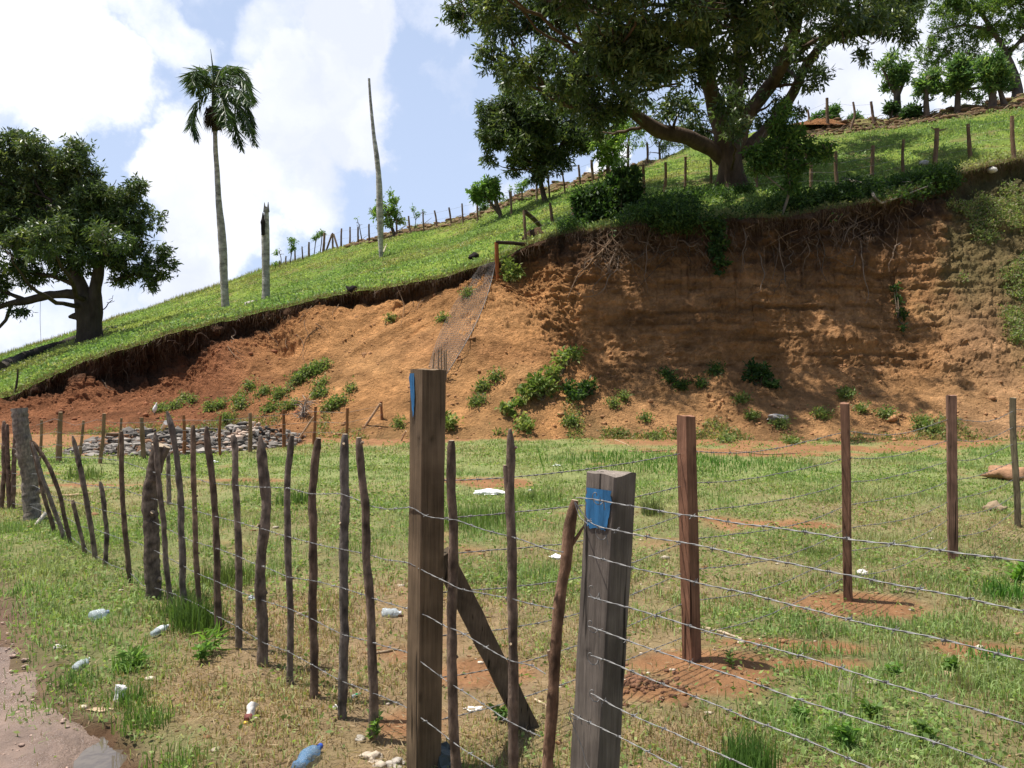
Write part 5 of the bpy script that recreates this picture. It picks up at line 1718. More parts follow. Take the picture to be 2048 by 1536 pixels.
FR = [[(428, 172), (412, 152), (397, 140), (385, 152)], [(428, 175), (408, 160), (395, 165), (390, 185)], [(428, 172), (445, 145), (470, 133), (492, 146), (500, 172)], [(428, 172), (450, 152), (478, 152), (497, 178), (503, 205)],
      [(429, 176), (460, 168), (487, 190), (500, 222), (508, 258)], [(429, 178), (455, 185), (480, 215), (496, 250), (510, 286)], [(429, 180), (448, 200), (464, 235), (474, 268), (482, 296)], [(428, 182), (407, 190), (390, 210), (382, 240), (394, 276)],
      [(428, 176), (440, 190), (450, 220), (452, 250)], [(428, 172), (420, 140), (424, 132)], [(428, 172), (440, 140), (455, 130), (470, 134)], [(429, 180), (468, 195), (488, 225), (494, 262)], [(428, 172), (405, 148), (388, 142), (384, 165)], [(429, 180), (455, 172), (478, 180), (497, 205)]]
DY = [-.5, .6, .4, -.6, .3, -.5, -.3, 0, -1.2, .5, 1.2, .9, -1.0, -1.3]
for fi, (fp, dy) in enumerate(zip(FR, DY)):
    P = np.array([at(x, y, YP + dy * i / (len(fp) - 1) * 1.3) for i, (x, y) in enumerate(fp)])
    p = resample(P, 34)
    for _ in range(3):
        p[1:-1] = .5 * p[1:-1] + .25 * (p[:-2] + p[2:])
    fm = MB()
    tube(fm, p, np.linspace(.03, .006, 34), 5, None, (.10, .13, .045), cap=False)
    T = unit(np.gradient(p, axis=0))
    side = unit(np.cross(T, [0, 0, 1.0]) + R.normal(0, .05, (34, 3)))
    for rep in range(3):
        for s in (-1, 1):
            q = p[3:] + R.normal(0, .01, (31, 3))
            tt = np.linspace(0, 1, 31)
            L = (.75 * np.sin(np.pi * (tt * .8 + .15)) + .12) * R.uniform(.75, 1.1, 31)
            D = unit(side[3:] * s * .75 + T[3:] * .7 + np.array([0, 0, -.75]) * R.uniform(.5, 1.3, (31, 1)) + R.normal(0, .18, (31, 3)))
            leaves(fm, q + T[3:] * rep * .03, D, L, .05, np.array([.05, .085, .025]) * R.uniform(.7, 1.8, (31, 1)), fold=.15)
    fm.build('frond', M['leaf'], e)

b_ = on_hill(531, 600)
e = thing('broken_palm_trunk', b_, 'short dead palm stump with a charred hollow and jagged top', 'dead trunk')
tr = MB()
trunk_px(tr, [(531, 606, 20), (532, 592, 16), (532, 550, 15), (531, 500, 16), (531, 465, 16), (533, 440, 10), (533, 418, 9)], b_[1], (.44, .42, .38), 8, n=50)
for (x0, x1, y1) in [(529.5, 529, 405), (532.5, 532, 412), (536, 536.5, 404), (534, 534, 414)]:
    tube(tr, [at(x0, 424, b_[1]), at(x1, y1, b_[1])], [.07, .012], 5, 5, (.3, .28, .26))
tr.build('trunk', M['palm'], e)
tr = MB()
P = [at(526, 425, b_[1] - .14), at(525.5, 445, b_[1] - .2), at(526, 470, b_[1] - .22)]
tube(tr, P, [.02, .10, .07], 7, 10, (.035, .03, .028), lump=.2, lf=8)
o = tr.build('charred_hollow', M['bark'], e)
o['label'] = 'black burnt hollow side'
b_ = on_hill(762, 515)
tr = MB()
trunk_px(tr, [(762, 520, 7), (762, 508, 8), (761, 470, 12), (760, 430, 14), (759, 390, 13), (757, 345, 10.5), (753, 310, 10), (748, 275, 8), (743, 225, 6), (740, 190, 5.4), (738, 157, 4.8)], b_[1], (.48, .455, .42), 9, n=90)
o = tr.build('bare_palm_trunk', M['palm'], origin=b_)
tag(o, 'tall bare pale palm trunk without any crown, tapering to its top', 'dead trunk')
# fallen pale slab between the palm and the stump, and logs
for (lb, pts, r, c, nm) in [('pale bark slab lying between the palm and the broken stump', [(493, 614), (502, 609), (513, 606)], .11, (.5, .46, .4), 'bark_slab'),
                            ('long dark fallen log below the lone left tree', [(4, 742), (40, 722), (80, 708), (130, 690), (165, 675)], .2, (.07, .06, .05), 'fallen_log'),
                            ('pale split branch lying along the dark fallen log', [(6, 745), (30, 728), (60, 722)], .06, (.4, .37, .32), 'fallen_branch'),
                            ('curved surface root right of the lone left tree', [(205, 665), (222, 657), (238, 658), (250, 662)], .07, (.2, .18, .15), 'surface_root'),
                            ('thin rail leaning by the foot of the tall bare trunk', [(767, 506), (771, 495), (773, 489)], .05, (.42, .36, .26), 'leaning_rail')]:
    mb = MB()
    P = [on_hill(x, y) + [0, 0, r * .5] for (x, y) in pts]
    tube(mb, P, np.linspace(r * 1.1, r * .6, len(P)), 8, 20, c, lump=.25, lf=3, colvar=.3)
    tag(mb.build(nm, M['bark'], origin=P[0]), lb, 'log')
mb = MB()
tube(mb, [at(81, 600, 33), at(80, 640, 33), at(83, 702, 33)], .008, 4, 12, (.2, .18, .14))
tag(mb.build('hanging_rope', M['root'], origin=at(83, 702, 33)), 'thin rope hanging from the long low limb at the left', 'rope')
b_ = on_hill(28, 787)
mb = MB()
tube(mb, [b_ - [0, 0, .1], at(34, 765, b_[1]), at(36, 738, b_[1])], [.035, .03, .02], 5, 10, (.08, .065, .05))
tag(mb.build('dead_sapling', M['bark'], origin=b_), 'thin bare bent stem on the bank edge at the far left', 'sapling')
for (x, y, r, lb) in [(1845, 332, .13, 'white rounded stone by a slope fence post at the right'), (1978, 356, .13, 'pale rock slab lying on the dark eroded soil at the right')]:
    p = on_hill(x, y) if y < 340 else on_terrain(x, y, 3.5, 6)
    mb = MB()
    rock(mb, p + [0, -.1, .05], r, x, 2, (1.2, 1, .7), col=(.75, .72, .66) if r < .15 else (.42, .35, .27), rough=.4)
    tag(mb.build('stone', M['rock'], origin=p), lb, 'stone')
for (x, y, lb) in [(705, 583, 'small black scorched stump above the bank edge in the middle'), (949, 520, 'small black stump above the netting')]:
    p = on_hill(x, y)
    mb = MB()
    rock(mb, p + [0, 0, .05], .13, x, 2, (1.3, 1, .9), col=(.025, .02, .02), rough=.6)
    tag(mb.build('burnt_stump', M['bark'], origin=p), lb, 'stump')
mb = MB()
p = on_hill(1072, 474)
rock(mb, p + [0, 0, .0], .27, 44, 3, (1.1, .9, .8), col=(.16, .105, .06), rough=.3)
tag(mb.build('earth_mound', M['bank'], origin=p), 'small brown earth mound beside the first slope fence post', 'mound')

# fallen branch on the shaded slope at right
mb = MB()
P = [on_terrain(x, y, 4.5, 6.5) + [0, -.15, .22] for (x, y) in [(1680, 372), (1720, 385), (1735, 385), (1775, 382), (1820, 388)]]
tube(mb, P, [.045, .05, .045, .03, .012], 7, 20, (.2, .175, .14), lump=.15, lf=4)
P2 = [P[2], on_terrain(1740, 405, 3.5, 6.5) + [0, -.2, .1], on_terrain(1757, 420, 3.5, 6.5) + [0, -.2, .1]]
tube(mb, P2, [.04, .04, .025], 7, 12, (.24, .21, .17), lump=.15, lf=4)
P3 = [P2[2], on_terrain(1800, 420, 3.5, 6.5) + [0, -.25, .1], on_terrain(1855, 404, 3.5, 6.5) + [0, -.25, .15]]
tube(mb, P3, [.03, .025, .01], 6, 12, (.3, .27, .22))
tag(mb.build('fallen_branch', M['bark'], origin=P[0]), 'forked pale dead branch fallen on the shaded slope at right', 'branch')

# ------------------------------------------------------------------ roots hanging out of the bank
ROOTS = [
    ([(1300, 480), (1290, 510), (1287, 550), (1294, 560), (1296, 585)], 3.2, 'wavy pale root hanging left of centre in the shade'),
    ([(1420, 450), (1453, 480), (1449, 490), (1452, 500), (1450, 495)], 5, 'short stout root stub'),
    ([(1490, 455), (1490, 490), (1484, 515), (1478, 520), (1488, 530), (1486, 540)], 4, 'long pale root below the feathery young tree'),
    ([(1520, 505), (1526, 530), (1528, 560), (1525, 585), (1505, 590), (1488, 600)], 4, 'pale root bending left at its tip like a hook'),
    ([(1560, 470), (1555, 500), (1565, 540), (1575, 552), (1573, 575)], 4, 'crooked pale root right of the hooked root'),
    ([(1575, 552), (1555, 570), (1540, 590)], 3, 'side root reaching down left from the crooked root'),
    ([(1590, 500), (1572, 535), (1572, 560)], 3, 'thin root beside the crooked root'),
    ([(1715, 510), (1700, 540), (1672, 520), (1640, 505)], 3, 'slanted thin root in the shade at right'),
    ([(1720, 425), (1700, 460), (1680, 490), (1668, 520)], 5, 'long straight pale root slanting down left'),
    ([(1640, 440), (1645, 520), (1650, 555), (1655, 565)], 4, 'root bundle strand hanging at right'),
    ([(1635, 470), (1638, 530), (1648, 560)], 3, 'second strand of the root bundle at right'),
    ([(1725, 480), (1728, 540), (1733, 575), (1730, 608)], 4.5, 'long vertical root with a pale tip at right'),
    ([(1225, 470), (1200, 500), (1175, 530), (1150, 560), (1135, 590)], 6, 'thick brown root fanning left over the lit clay'),
    ([(1215, 490), (1185, 515), (1160, 545), (1145, 580)], 4, 'second root of the fan at the edge of the shade'),
    ([(1235, 490), (1220, 530), (1200, 560), (1185, 590)], 4, 'third root of the fan'),
    ([(1240, 500), (1235, 540), (1215, 575), (1195, 600), (1165, 600), (1148, 582)], 3.5, 'looping root curling under the fan'),
    ([(1210, 520), (1225, 545), (1228, 565)], 3, 'small pale root right of the fan'),
    ([(1255, 460), (1290, 485), (1305, 495), (1320, 505)], 3.5, 'arched root near the left end of the shaded lip'),
    ([(1330, 470), (1350, 490), (1340, 500), (1325, 510)], 3, 'short curled root under the shaded lip'),
    ([(1450, 440), (1455, 480), (1448, 495), (1440, 495)], 3, 'thin pale root with a bent tip in the middle'),
    ([(1700, 420), (1710, 470), (1700, 500)], 3, 'thin root under the fallen branch'),
    ([(1800, 480), (1785, 510), (1778, 545)], 4, 'leafy root at the right edge of the shade'),
    ([(372, 700), (400, 660), (415, 668), (420, 690)], 3.5, 'pale forked root sticking out of the left bank'),
    ([(360, 688), (345, 682), (335, 680)], 3, 'thin horizontal root under the left lip'),
    ([(462, 655), (470, 672), (465, 690)], 2.5, 'thin pale root in the left hollow'),
    ([(570, 645), (572, 690), (571, 700)], 2.5, 'straight thin root hanging before the small cave'),
    ([(240, 715), (258, 722), (270, 735)], 3, 'small root at the left end of the lip'),
    ([(200, 760), (212, 775), (228, 782)], 2.5, 'tiny root on the far left face'),
    ([(1358, 480), (1385, 492), (1410, 488)], 6, 'stout pale root lying along the shaded lip'),
    ([(1610, 470), (1625, 500), (1605, 530), (1612, 550)], 3, 'thin kinked root left of the root bundle'),
]
RGp = 'roots hanging out of the bank'
for i, (pts, wd, lb) in enumerate(ROOTS):
    base = on_face(*pts[0])
    P = []
    for k_, (x, y) in enumerate(pts):
        f = on_face(x, y)
        P.append(at(x, y, min(f[1] - .10 - .05 * (k_ > 0), base[1] + .6)))
    P[0][1] += .12
    r = wd / 2 / F * P[0][1] * .62
    mb = MB()
    cl = np.array([.22, .16, .115]) * R.uniform(.5, 1.2)
    P = list(resample(np.array(P), 9) + np.vstack([np.zeros((1, 3)), R.normal(0, .045, (8, 3)) * [1, .3, 1]]))
    if 'brown' in lb:
        cl = np.array([.2, .13, .08])
    p, _r = tube(mb, P, np.linspace(r * 1.3, r * .3, len(P)), 6, 26, cl, lump=.25, lf=9, colvar=.2)
    for _ in range(3):
        s = p[R.randint(4, 16)]
        q = s + np.array([R.normal(0, .15), -R.uniform(0, .05), -R.uniform(.1, .35)])
        tube(mb, [s, (s + q) / 2 + R.normal(0, .03, 3), q], [r * .4, r * .3, r * .15], 4, 6, cl * .9, cap=False)
    tag(mb.build('exposed_root', M['root'], origin=P[0]), lb, 'root', RGp)
# tangle of fine dark roots in the shade
mb = MB()
for i in range(330):
    x = R.choice([R.uniform(1170, 1260), R.uniform(1250, 1800), R.uniform(1250, 1850), R.uniform(1600, 1800), R.uniform(180, 900)], p=[.24, .3, .2, .2, .06])
    ly = np.interp(x, TAB[:, 0], TAB[:, 5])
    y = ly + R.uniform(6, 70)
    L = R.gamma(1.6, 15) + 5
    a = R.normal(0, .8)
    P = []
    for t_ in np.linspace(0, 1, 5):
        f = on_face(x + a * L * t_ + R.normal(0, 4), y + L * t_)
        P.append(f + [0, -.06 - .1 * t_, 0])
    tube(mb, P, np.linspace(R.uniform(.005, .017), .003, 5), 4, 9, np.array([.17, .115, .075]) * R.uniform(.5, 1.5), cap=False)
tag(mb.build('root_tangle', M['root']), 'tangle of thin brown roots below the bank lip', 'roots', None, 'stuff')

# ------------------------------------------------------------------ netting draped on the slope
mb = MB()
def net_pt(s, t_):
    L_ = np.array([960, 532]) * (1 - t_) + np.array([858, 735]) * t_ + np.array([-14, 0]) * math.sin(t_ * 3.1)
    R_ = np.array([992, 522]) * (1 - t_) + np.array([890, 752]) * t_ + np.array([18, -6]) * math.sin(t_ * 3.1)
    q = L_ * (1 - s) + R_ * s
    f = on_face(q[0], q[1])
    return at(q[0], q[1], f[1] - .16 - .05 * math.sin(s * 7 + t_ * 9))
NS, NTt = 15, 60
NP_ = np.array([[net_pt(s, t_) for t_ in np.linspace(0, 1, NTt)] for s in np.linspace(0, 1, NS)])
for _ in range(4):
    NP_[:, 1:-1] = .5 * NP_[:, 1:-1] + .25 * (NP_[:, :-2] + NP_[:, 2:])
for i in range(NS):
    tube(mb, NP_[i], .0045 if i < NS - 1 else .012, 4, None, (.42, .39, .36), cap=False)
for j in range(0, NTt):
    tube(mb, NP_[:, j], .0035, 3, None, (.42, .39, .36), cap=False)
tag(mb.build('wire_netting', M['thinwire'], origin=NP_[0, 0]), 'sagging grey wire netting draped down the clay slope', 'netting')
for i, (x0, x1, yt, yb_) in enumerate([(876, 877, 700, 745), (882, 883, 698, 752), (888, 889, 702, 757), (892, 892, 700, 760), (868, 866, 706, 740)]):
    f = on_face(x1, yb_)
    mb = MB()
    tube(mb, [at(x1, yb_, f[1] - .1), at(x0, yt, f[1] - .05)], [.022, .018], 5, 6, (.3, .22, .15), lump=.1)
    tag(mb.build('upright_stick', M['stick'], origin=f), ORD[i] + ' of the thin upright sticks at the foot of the netting', 'stick', 'thin sticks at the foot of the netting')

# ------------------------------------------------------------------ plants on the bank and at its foot
CR = [(.13, .20, .05), (.20, .27, .07), (.33, .36, .13)]
for (lb, bs, bl, n) in [
    ('largest leafy bush climbing the lit clay in the middle', (1085, 800), [(1075, 765, 24), (1105, 745, 18), (1060, 780, 20), (1125, 715, 16), (1145, 710, 18), (1160, 705, 10), (1100, 775, 16)], 380),
    ('bush with pale leaves below the largest leafy bush', (1030, 868), [(1020, 850, 22), (1045, 845, 22), (1015, 815, 15), (1040, 800, 14), (1000, 855, 20), (970, 850, 14), (1050, 862, 15)], 360),
    ('dark low bush in the shade right of the largest leafy bush', (1160, 798), [(1150, 790, 16), (1165, 775, 18), (1180, 770, 12), (1140, 775, 14)], 160),
    ('small round bush right behind the tallest post', (905, 868), [(900, 845, 16), (910, 850, 16), (895, 835, 10)], 120),
    ('bush hanging on the face just right of the rusty pole', (1020, 560), [(1020, 535, 16), (1025, 548, 16), (1015, 520, 9), (1035, 540, 9)], 220),
    ('trailing bush hanging down the shaded face', (1440, 520), [(1435, 470, 16), (1440, 490, 18), (1430, 510, 16), (1445, 525, 15), (1425, 500, 10), (1440, 540, 8)], 230),
    ('low dark shrub in the shade on the talus', (1520, 770), [(1505, 735, 16), (1525, 745, 18), (1545, 765, 14), (1500, 755, 12)], 200),
    ('leafy shoots hanging at the right end of the shade', (1800, 640), [(1790, 575, 5), (1796, 600, 7), (1802, 630, 9), (1806, 655, 6)], 70)]:
    f = on_face(*bs) if bs[1] < 862 else fnF(*bs)
    cs, rs = [], []
    for (x, y, r) in bl:
        g_ = on_face(x, y + r * .5) if y < 850 else f
        cs.append(at(x, y, g_[1] - .12))
        rs.append(r / F * g_[1])
    dk = 'dark' in lb or 'shade' in lb  # bushes in the shade get leaves coloured darker for it
    shrub('bush', lb, f, np.array(cs), np.array(rs), int(n * .6), 7, .11, .055, DKSHADE if dk else CR, cat='bush', group='bushes growing on the bank', droop=.05)
WEEDS = [(620, 745, 34, 10), (600, 760, 22, 7), (640, 738, 20, 8), (560, 790, 26, 6), (640, 790, 24, 5), (480, 800, 14, 5), (440, 812, 16, 5), (420, 818, 12, 5), (540, 820, 18, 5), (660, 815, 16, 7), (680, 805, 14, 6), (530, 785, 14, 5), (500, 775, 10, 6), (640, 770, 14, 4), (370, 800, 8, 3), (385, 803, 8, 3), (350, 815, 18, 6), (320, 820, 14, 5), (480, 815, 12, 4), (455, 840, 10, 4), (580, 815, 20, 5),
         (990, 755, 14, 5), (965, 775, 14, 8), (955, 805, 14, 8), (1140, 845, 12, 10), (1245, 795, 9, 5), (1225, 810, 9, 5), (1290, 838, 7, 5), (1340, 760, 10, 5), (1360, 775, 14, 5), (1430, 745, 14, 8), (1400, 770, 10, 6), (1690, 790, 18, 8), (1770, 830, 18, 6), (1850, 858, 24, 8), (1840, 845, 14, 5), (1640, 830, 18, 5), (1560, 850, 20, 5), (1500, 835, 10, 6), (1310, 880, 18, 5), (1240, 868, 14, 4), (1580, 885, 18, 4), (1480, 800, 14, 7), (800, 850, 8, 6), (860, 815, 8, 4), (1450, 885, 20, 5), (1720, 820, 10, 5), (1000, 870, 16, 5), (700, 780, 8, 4), (780, 640, 8, 6), (935, 590, 10, 6), (885, 640, 9, 6), (1330, 750, 9, 5)]
for i, (x, y, wp, hp) in enumerate(WEEDS):
    f = on_face(x, y) if y < 862 else fnF(x, max(y, 872))
    s = F / f[1]
    mb = MB()
    n = int(16 + wp * hp * .5)
    ang = R.uniform(0, 6.28, n)
    rad_ = R.uniform(0, 1, n) ** .8
    wpts = []
    for q in range(n):
        x_, y_ = x + math.cos(ang[q]) * rad_[q] * wp * 1.15, y + math.sin(ang[q]) * rad_[q] * hp * 1.0
        y_ -= (x_ - x) * (.5 if 380 < x < 740 else (.35 if x < 1100 else 0)) * (y < 862)
        if noise(np.array([x_ / 6.0, y_ / 6.0, i]), 1.0, 9) < -.25:
            x_, y_ = x + R.normal(0, wp * .3), y + R.normal(0, hp * .2)
        g_ = on_face(x_, y_) if y_ < 868 else fnF(x_, max(y_, 870))
        wpts.append(g_ + np.array([0, -.05, R.uniform(0, .05) + .07 * (R.uniform() < .15)]))
    P = np.array(wpts)
    # creeping runners tie the clump together along the slope
    for q_ in wpts:
        mid_ = (f + q_) / 2
        tube(mb, [f + [0, -.06, .02], mid_ + [0, -.06, .03], q_], .006, 3, None, (.16, .17, .07), cap=False)
    k = 6
    PP = np.repeat(P, k, 0) + R.normal(0, .055, (n * k, 3))
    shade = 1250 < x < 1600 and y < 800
    cl = np.array(DKSHADE if shade else [(.12, .19, .05), (.17, .24, .07), (.25, .27, .11)])[R.randint(0, 3, n * k)]
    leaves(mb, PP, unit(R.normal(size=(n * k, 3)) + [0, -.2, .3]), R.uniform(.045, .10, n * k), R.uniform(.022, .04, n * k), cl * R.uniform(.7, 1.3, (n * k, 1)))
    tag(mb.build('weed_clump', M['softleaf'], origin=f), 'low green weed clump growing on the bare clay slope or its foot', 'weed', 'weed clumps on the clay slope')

# loose clods and low growth over the talus
mb = MB()
kk = np.where((RID > 1.0) & (RID < 2.1))[0]
jj = np.where((PXC > -100) & (PXC < 2200))[0]
for i in range(2600):
    I_, J_ = R.choice(kk), R.choice(jj)
    if R.uniform() > 1.35 - (RID[I_] - 1) * .8 or noise(TG[I_, J_], .9, 83) < -.15:
        continue
    p_ = TG[I_, J_]
    rd = np.array([.28, .115, .055]) if PXC[J_] < 600 else np.array([.42, .22, .105])
    rock(mb, p_, R.gamma(1.3, .011) + .007, i, 1, (1.2, 1, .8), col=rd * R.uniform(.6, 1.15), rough=.5)
tag(mb.build('talus_clods', M['rock']), 'loose clods scattered down the foot of the bank', 'clods', None, 'stuff')
mb = MB()
kk = np.where((RID > 0.98) & (RID < 1.42))[0]
n = 22000
I, J = R.choice(kk, n), R.choice(jj, n)
P = TG[I, J]
dn = noise(P, .8, 85) + .6 * noise(P, 2.6, 86) - (RID[I] - 1) * 2.2 + np.where((PXC[J] > 330) & (PXC[J] < 720), .55, 0) + np.where(PXC[J] > 1300, .2, 0)
P = P[dn > .05]
n = len(P)
cl = np.array([(.15, .21, .06), (.22, .25, .09), (.30, .25, .13)])[R.randint(0, 3, n)] * R.uniform(.7, 1.3, (n, 1))
blades(mb, P, R.uniform(.04, .12, n), R.uniform(.015, .035, n), cl, lean=.9, seg=1)
leaves(mb, P + R.normal(0, .05, (n, 3)) + [0, -.02, .03], unit(R.normal(size=(n, 3)) + [0, 0, .3]), R.uniform(.04, .09, n), R.uniform(.02, .04, n), cl)
tag(mb.build('talus_weeds', M['softleaf']), 'thin low weeds creeping up the foot of the bank', 'weeds', None, 'stuff')

# dry fallen palm frond by the rubble
g0 = fnF(572, 872)
Yd = g0[1] + .3
mb = MB()
p, _ = tube(mb, [at(570, 864, Yd), at(592, 858, Yd), at(603, 845, Yd), at(606, 820, Yd), at(612, 800, Yd)], [.05, .05, .04, .03, .01], 6, 24, (.22, .18, .15), lump=.2)
for i in range(8, 24):
    for _ in range(9):
        d_ = unit(np.array([R.normal(0, .6), R.normal(0, .3), R.uniform(-1, .8)]))
        leaves(mb, p[i:i + 1], d_[None], R.uniform(.15, .34), .022, np.array([[.36, .30, .25]]) * R.uniform(.6, 1.2))
tag(mb.build('dry_palm_frond', M['root'], origin=g0), 'dry grey palm frond curling up from the end of the rubble', 'dead frond')
mb = MB()
tube(mb, [fnF(318, 872) + [0, .2, .14], fnF(337, 872) + [0, -.1, .30]], [.05, .06], 6, 5, (.8, .78, .74))
tag(mb.build('white_board', M['plastic'], origin=fnF(318, 866)), 'short white slab lying on top of the grey rubble', 'slab')
f = on_face(310, 832)
e = thing('egret', f, 'small white egret standing on the weeds above the rubble', 'bird')
mb = MB()
Yb = f[1] - .15
tube(mb, [at(308.2, 826, Yb), at(309, 820, Yb), at(311, 814, Yb), at(312.6, 809, Yb), at(313, 806.5, Yb), at(314.5, 806, Yb)], [.01, .055, .045, .02, .02, .016], 8, 18, (.85, .84, .8))
mb.build('body', M['plastic'], e)
mb = MB()
tube(mb, [at(314.3, 806.1, Yb), at(317, 806.8, Yb)], [.01, .002], 5, None, (.6, .4, .1))
mb.build('beak', M['plastic'], e)
for dx in (-.6, .8):
    mb = MB()
    tube(mb, [at(309.5 + dx, 823, Yb), at(309.5 + dx, 831, Yb)], .006, 4, None, (.1, .09, .08))
    mb.build('leg', M['root'], e)

# rubble pile
mb = MB()
for i in range(2600):
    x = R.uniform(108, 572)
    top = np.interp(x, [105, 140, 200, 260, 330, 400, 445, 480, 520, 575], [5, 28, 42, 40, 44, 38, 52, 40, 30, 8])
    basey = np.interp(x, [105, 200, 330, 450, 575], [912, 914, 911, 906, 893])
    g0 = gnd(x, basey)
    dpt = R.uniform(0, 1)
    hgt = top * g0[1] / F
    h0 = hgt * (1 - abs(dpt - .75) / .75 if dpt < .75 else 1 - (dpt - .75) * 2)
    p = g0 + np.array([R.normal(0, .05), dpt * 1.5, h0 * R.uniform(.6, 1.08)])
    r = R.gamma(2.2, .012) + .014
    cb_ = np.array([.235, .21, .185]) * R.uniform(.2, 1.5) if R.uniform() < .8 else np.array([.3, .17, .1]) * R.uniform(.4, 1)
    if x > 440 and x < 470 and R.uniform() < .5:
        cb_ = np.array([.5, .38, .3])
    rock(mb, p, r, i, 1, [(1.6, 1.0, .8), (.9, 1.2, 1.1), (1.2, 1, .6)][i % 3], col=cb_, rough=.5)
tag(mb.build('rubble_pile', M['rock'], smooth=False), 'long heap of broken grey rubble at the foot of the left bank', 'rubble', None, 'stuff')

# ------------------------------------------------------------------ field vegetation
def scatter(n, y0, y1, umax=.82, pw=.7):
    Y = (y0 ** pw + R.uniform(size=n) * (y1 ** pw - y0 ** pw)) ** (1 / pw)
    X = R.uniform(-1, 1, n) * (umax * Y + .9)
    return X, Y


def clean(X, Y, prob):
    k = (R.uniform(size=len(X)) < prob) & (puddle(X, Y) > .9 + .9 * R.uniform(size=len(X)))
    k &= road_dist(X, Y) + .16 * noise(xyz(X, Y), 3, 8) + .10 * R.normal(size=len(X)) < -.03
    return k


n = 600000
X, Y = scatter(n, 1.25, 18.5, pw=.55)
sm = soil_mask(X, Y)
k = clean(X, Y, (1 - .97 * sstep(.05, .5, sm)) * np.clip(.72 + .9 * fbm(xyz(X, Y), 2.6, 3, 97), .15, 1))
X, Y = X[k], Y[k]
lm = lush_mask(X, Y)
p = xyz(X, Y)
P = np.stack([X, Y, field_z(X, Y) - .004], 1)
n = len(P)
tf = np.clip(noise(p, 2.2, 91) * 1.2 + .3 * noise(p, 9, 92), 0, 1)
isg = R.uniform(size=n) < .32 + .55 * lm
H = np.where(isg, R.uniform(.018, .052, n) * (1 + .6 * lm) * (1 - .4 * sstep(6, 12, Y)) * .85 + .03 * tf, R.uniform(.012, .045, n)) * (1 + .03 * Y)
g1 = mixc((.27, .31, .12), (.21, .31, .10), lm)
g1 = mixc(g1, (.36, .37, .18), np.clip(noise(p, 1.3, 93), 0, 1))
dc = mixc((.40, .30, .17), (.27, .19, .11), R.uniform(size=n))
cl = np.where(isg[:, None], g1, dc) * R.uniform(.65, 1.3, (n, 1))
Wd = (.0015 + .0009 * Y) * R.uniform(.7, 1.4, n)
mb = MB()
near = Y < 6
for m_, sg in ((near, 2), (~near, 1)):
    blades(mb, P[m_], H[m_], Wd[m_], cl[m_], lean=.8, seg=sg)
tag(mb.build('field_grass', M['grass']), 'short patchy grass of the field, green and straw coloured', 'grass', None, 'stuff')
# flat straw and dead stalks
n = 90000
X, Y = scatter(n, 1.25, 9, pw=.6)
dry = 1 - lush_mask(X, Y)
k = clean(X, Y, (.25 + .75 * dry) * (1 - .7 * soil_mask(X, Y)))
X, Y = X[k], Y[k]
n = len(X)
P = np.stack([X, Y, field_z(X, Y) + R.uniform(0, .018, n)], 1)
a = R.uniform(0, 6.28, n)
D = np.stack([np.cos(a), np.sin(a), R.normal(.12, .2, n)], 1)
mb = MB()
leaves(mb, P, D, R.uniform(.02, .07, n), .0018 + .0006 * Y, np.array([.42, .32, .19]) * R.uniform(.45, 1.15, (n, 1)))
tag(mb.build('dead_straw', M['grass']), 'dead straw lying flat between the living grass', 'straw', None, 'stuff')
# creeping broad leaved ground cover
n = 240000
X, Y = scatter(n, 1.25, 18, pw=.6)
cov = noise(xyz(X, Y), 1.6, 95) + .5 * noise(xyz(X, Y), 6, 96)
k = clean(X, Y, np.clip(.3 + .85 * cov, 0, 1) * (.25 + .75 * lush_mask(X, Y)) * (1 - .85 * soil_mask(X, Y)))
X, Y = X[k], Y[k]
n = len(X)
P = np.stack([X, Y, field_z(X, Y) + R.uniform(.004, .035, n)], 1)
mb = MB()
leaves(mb, P, unit(R.normal(size=(n, 3)) * [1, 1, .35] + [0, 0, .15]), R.uniform(.011, .028, n) * (1 + .08 * Y), R.uniform(.008, .017, n) * (1 + .08 * Y), np.array([(.17, .26, .07), (.22, .31, .09), (.29, .34, .12)])[R.randint(0, 3, n)] * R.uniform(.7, 1.25, (n, 1)))
tag(mb.build('creeping_weeds', M['softleaf']), 'creeping small leaved weeds across the field', 'weeds', None, 'stuff')
# clods, bark chips and pebbles
mb = MB()
X, Y = scatter(2600, 1.3, 9, pw=.6)
for i in range(len(X)):
    s_ = float(soil_mask(X[i:i + 1], Y[i:i + 1])[0])
    if road_dist(X[i], Y[i]) > -.05 or R.uniform() > .25 + s_:
        continue
    z = float(field_z(X[i:i + 1], Y[i:i + 1])[0])
    r = R.gamma(2, .0028) + .003
    cl = np.array([.33, .18, .09]) if R.uniform() < .72 else np.array([.62, .52, .40])
    rock(mb, (X[i], Y[i], z + r * .2), r * (1 + .08 * Y[i]), i, 1, (1.3, 1, .6), col=cl * R.uniform(.7, 1.2), rough=.5)
c = gnd(1270, 1375)
for i in range(260):
    a, rr_ = R.uniform(0, 6.28), R.gamma(2, .05)
    x, y = c[0] + math.cos(a) * rr_, c[1] + math.sin(a) * rr_ * .8
    z = float(field_z(np.array([x]), np.array([y]))[0])
    rock(mb, (x, y, z), R.uniform(.006, .018), i, 1, (1.2, 1, .8), col=np.array([.16, .08, .045]) * R.uniform(.7, 1.4), rough=.5)
tag(mb.build('soil_clods', M['rock']), 'small clods, chips and pebbles on the field soil', 'clods', None, 'stuff')


